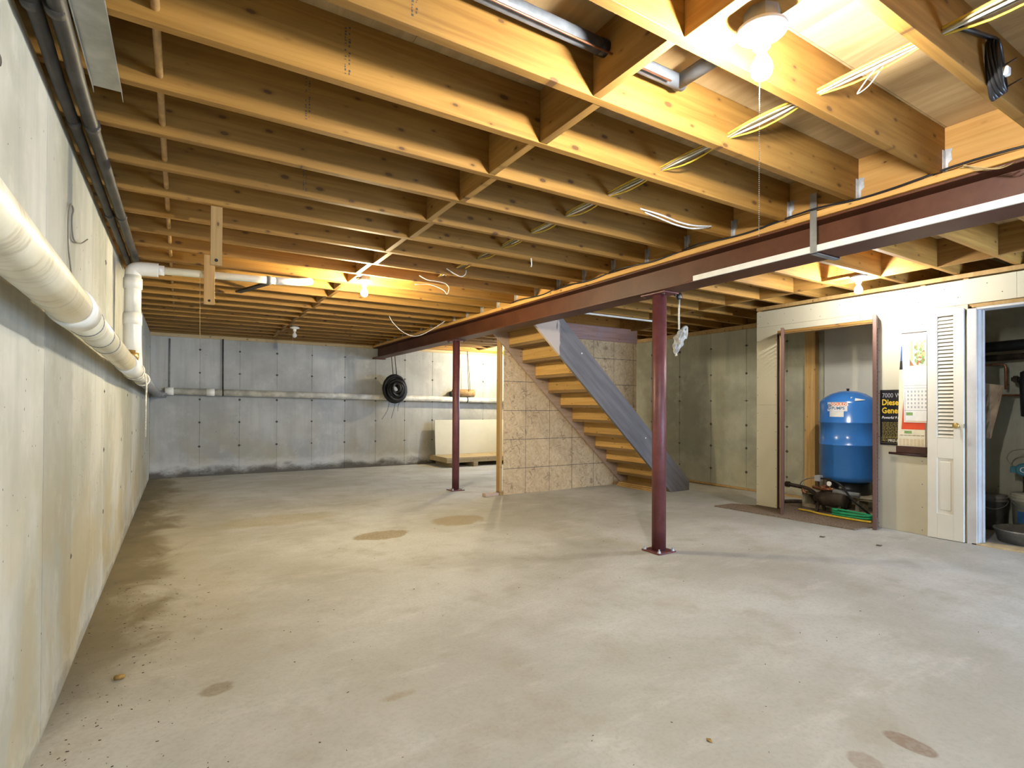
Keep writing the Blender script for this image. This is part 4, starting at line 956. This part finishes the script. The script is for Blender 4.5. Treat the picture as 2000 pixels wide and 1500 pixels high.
for lb, pts, mt, r in (
    ('cream wire curling down beside the lit far left bulb', [(2.33,4.79,2.44),(2.40,4.77,2.405),(2.48,4.76,2.40),(2.58,4.76,2.39),(2.62,4.76,2.35),(2.60,4.76,2.29),(2.56,4.77,2.33),(2.44,4.80,2.37),(2.30,4.83,2.36)], 'c_wht', .004),
    ('short white wire end hooked under a joist beyond the blocking', [(2.42,4.38,2.43),(2.50,4.37,2.39),(2.56,4.37,2.375),(2.60,4.37,2.40),(2.61,4.37,2.44)], 'c_wht', .0042),
    ('long white wire drooping in an arc in front of the beam', [(2.75,6.89,2.39),(2.80,6.89,2.31),(2.93,6.89,2.20),(3.08,6.89,2.15),(3.22,6.89,2.185),(3.40,6.89,2.29),(3.54,6.87,2.39)], 'c_wht', .005),
    ('tiny white wire stub under the joists', [(2.80,3.60,2.40),(2.805,3.60,2.35),(2.80,3.60,2.33)], 'c_wht', .005),
    ('white wire curl under the joist right of the beam', [(4.32,1.56,2.43),(4.33,1.55,2.39),(4.36,1.545,2.36),(4.37,1.55,2.33)], 'c_wht', .006),
    ('thin grey cable crossing the right joist bay', [(4.62,1.10,2.45),(4.9,.95,2.44),(5.4,.7,2.46)], 'c_gry', .007)):
    tag(MB().tube(spline(pts), r, 6).build('loose_wire', M[mt]), lb, 'wire')
# black cable coil on nails, joist face at upper right
YJ = Y0-2*S
t = thing('cable_coil', 'bundle of black cable coiled on nails on the near joist', 'cable', (2.95, YJ-.03, 2.45))
for k in range(6):
    rr = .040+.004*k; pts = []
    for q in range(20):
        a = 2*math.pi*q/20; pts.append((2.925+.036*math.cos(a)*(1+.06*k)+.034*math.sin(a)*-1.0, YJ-.012-.005*k-.008*math.sin(a+k), 2.452+.098*math.sin(a)*(1-.05*k)))
    MB().tube(pts, .0075, 8, closed=True).build('turn', M['black'], t)
MB().tube(spline([(2.66,YJ-.01,2.505),(2.74,YJ-.02,2.515),(2.83,YJ-.02,2.535),(2.90,YJ-.03,2.54)]), .0085, 8).build('lead', M['black'], t)
MB().box((2.905, YJ-.062, 2.405), (2.935, YJ-.045, 2.435), .003).build('plug', M['ink_wht'], t)
for x, z in ((3.02, 2.49), (3.07, 2.43)): MB().tube([(x, YJ+.001, z), (x, YJ-.055, z+.012)], .0028, 6).build('nail', M['darkmetal'], t)

# ------------------------------------------------------------------ far end: hose coil, roll, pallet and panel
t = thing('hose_coil', 'coil of corrugated black hose hung on the back wall', 'hose', (4.06, 10.44, 1.35))
for k in range(12):
    pts = []; R1 = (.225, .215, .205, .175, .150, .120, .090, .19, .22, .17, .105, .075)[k]; R2 = R1*1.13
    cx_ = 4.055 + .018*math.sin(k*2.1); cz_ = 1.535 + .022*math.cos(k*1.7); yy_ = 10.385 - .021*(k % 6) - (.03 if k > 6 else 0)
    for q in range(30):
        a = 2*math.pi*q/30; pts.append((cx_+R1*math.cos(a), yy_+.012*math.sin(2*a+k), cz_+R2*math.sin(a)))
    MB().tube(pts, [.027+.003*(q % 2) for q in range(30)], 8, closed=True).build('hose_turn', M['hose'], t)
for dx in (-.05, 0.02): MB().tube([(4.05+dx, 10.32, 1.80), (3.99+dx, 10.32, 2.39)], .008, 6).build('hanging_cord', M['darkmetal'], t)
for dx, l in ((.03, .34), (.12, .20), (-.10, .36)): MB().tube(spline([(4.05+dx, 10.40, 1.30), (4.02+dx, 10.42, 1.30-l*.5), (3.96+dx*1.5, 10.43, 1.30-l)]), .004, 5).build('loose_cord', M['darkmetal'], t)
t = thing('cardboard_roll', 'brown rolled cardboard resting on the back wall pipe', 'roll', (5.6, 10.44, 1.46))
zr = zk(5.6)+.0565+.085
MB().lathe([(.05,-.30),(.080,-.295),(.082,0),(.082,.20),(.06,.215)], (5.66, 10.47, zr), 16, 'X').build('roll_body', M['card'], t)
MB().tube([(5.30,10.47,zr-.03),(5.36,10.47,zr-.02)], .06, 8).build('torn_end', M['blackpipe'], t)
MB().tube([(5.70,10.385,zr+.03),(5.68,10.39,1.9),(5.66,10.40,2.39)], .006, 6).build('hanging_cord', M['darkmetal'], t)
MB().tube([(5.73,10.385,zr+.06),(5.715,10.40,1.9),(5.67,10.40,2.39)], .006, 6).build('hanging_cord', M['darkmetal'], t)
pl = thing('wood_platform', 'low plank platform against the back wall beside the stair wall', 'platform', (5.8, 10.0, 0))
zp0 = .09
for k in range(5): MB().box((4.86, 9.66+.172*k, zp0+.09), (6.60, 9.66+.172*k+.169, zp0+.108), .002).build('plank', M['pallet'], pl)
MB().box((4.86, 9.645, zp0+.005), (6.60, 9.683, zp0+.0895), .003).build('front_rail', M['pallet'], pl); MB().box((4.86, 10.48, zp0+.005), (6.60, 10.518, zp0+.0895), .003).build('back_rail', M['pallet'], pl)
MB().box((4.86, 9.684, zp0+.005), (4.898, 10.479, zp0+.0895), .003).build('end_rail', M['pallet'], pl)
for x in (4.95, 5.42, 6.4):
    MB().box((x, 9.60, fz(x, 9.7)+.001), (x+.10, 10.4, zp0+.0045), .003).build('runner', M['pallet'], pl)
t = thing('leaning_board', 'large off-white board leaning on the back wall above the platform', 'panel', (5.7, 10.45, .2))
m = MB(); m.prism([(4.93, 10.36, zp0+.110), (6.60, 10.36, zp0+.110), (6.60, 10.42, .915), (4.93, 10.42, .915)], (0, .02, .002)); m.build('sheet', M['whitepanel'], t)

# rope with rag hanging beside the near column cap
t = thing('rope_with_rag', 'white rope with a knotted rag hanging beside the near column', 'rope', (4.16, 3.3, 2.1))
MB().lathe([(.010,-.012),(.030,-.01),(.034,0),(.030,.012),(.008,.014)], (4.17, 3.3, 2.195), 10, 'Y').build('pulley', M['black'], t)
MB().tube(spline([(3.885,3.33,2.165),(3.99,3.31,2.19),(4.09,3.30,2.20),(4.17,3.30,2.225)]), .009, 8).build('hook_arm', M['black'], t)
MB().tube([(4.17,3.30,2.19),(4.166,3.30,2.05),(4.168,3.30,1.90)], .0085, 8).build('rope', M['rope'], t)
bm = bmesh.new(); bmesh.ops.create_icosphere(bm, subdivisions=4, radius=1.0)
for v in bm.verts:
    a = math.atan2(v.co.y, v.co.x); h = v.co.z
    f = 1+.20*math.sin(5*a+6*h)+.11*math.sin(9*a-4*h)+.16*math.sin(11*h+2*a)
    wv = .040*f*(1.0+.25*h)
    v.co = Vector((4.165+.045*h+wv*v.co.x, 3.30+wv*v.co.y, 1.795+.115*h))
for f_ in bm.faces: f_.smooth = True
mb = MB(); mb.bm.free(); mb.bm = bm; mb.build('rag', M['rag'], t)
MB().tube(spline([(4.195,3.29,1.90),(4.235,3.28,1.925),(4.245,3.285,1.87),(4.225,3.28,1.82)]), [.014]*18+[.010], 8).build('knot', M['rag'], t)
MB().tube([(4.13,3.30,1.70),(4.135,3.30,1.665)], .010, 7).build('tail', M['rope'], t)

# ------------------------------------------------------------------ loose bits on the floor
m = MB()
for i in range(520):
    if random.random() < .7: x = abs(random.gauss(0, .28)) + .01; y = random.uniform(1.55, 4.6)
    else: x = random.uniform(.05, 4.5); y = random.uniform(1.0, 5.5)
    r = random.choice((.0012, .0018, .0025, .0035)); a = random.uniform(0, 6.3)
    c_, s_ = math.cos(a)*r*random.uniform(.8, 2), math.sin(a)*r
    z = fz(x, y); m.bar((x-c_, y-s_, z+r*.3), (x+c_, y+s_, z+r*.3), r*.9, r*.6)
stuff(m.build('floor_grit', M['debris']))
z = 0.002
t = tag(MB().lathe([(.003,-.022),(.010,-.018),(.012,0),(.010,.016),(.003,.020)], (.203, 2.955, fz(.2,2.95)+.009), 9, 'X').build('wood_chip', M['leaf']), 'small brown lump lying on the floor near the left wall', 'debris')
m = MB(); p0 = Vector((2.05, 1.277, fz(2.05,1.28)+.001))
m.prism([p0, p0+Vector((.010,.016,.004)), p0+Vector((.002,.030,.001)), p0+Vector((-.010,.018,.005))], (0,0,.0012))
tag(m.build('dry_leaf', M['leaf']), 'single small dry leaf on the open floor in the foreground', 'leaf')
for lb, x, y in (('dark scrap on the pale floor in front of the closet', 5.35, 2.72), ('dark scrap on the floor near the right doorway', 5.45, 2.30)):
    z = fz(x, y)+.001; tag(MB().prism([(x, y, z), (x+.03, y+.01, z), (x+.05, y-.025, z), (x+.01, y-.03, z)], (0, 0, .006)).build('floor_scrap', M['debris']), lb, 'scrap')
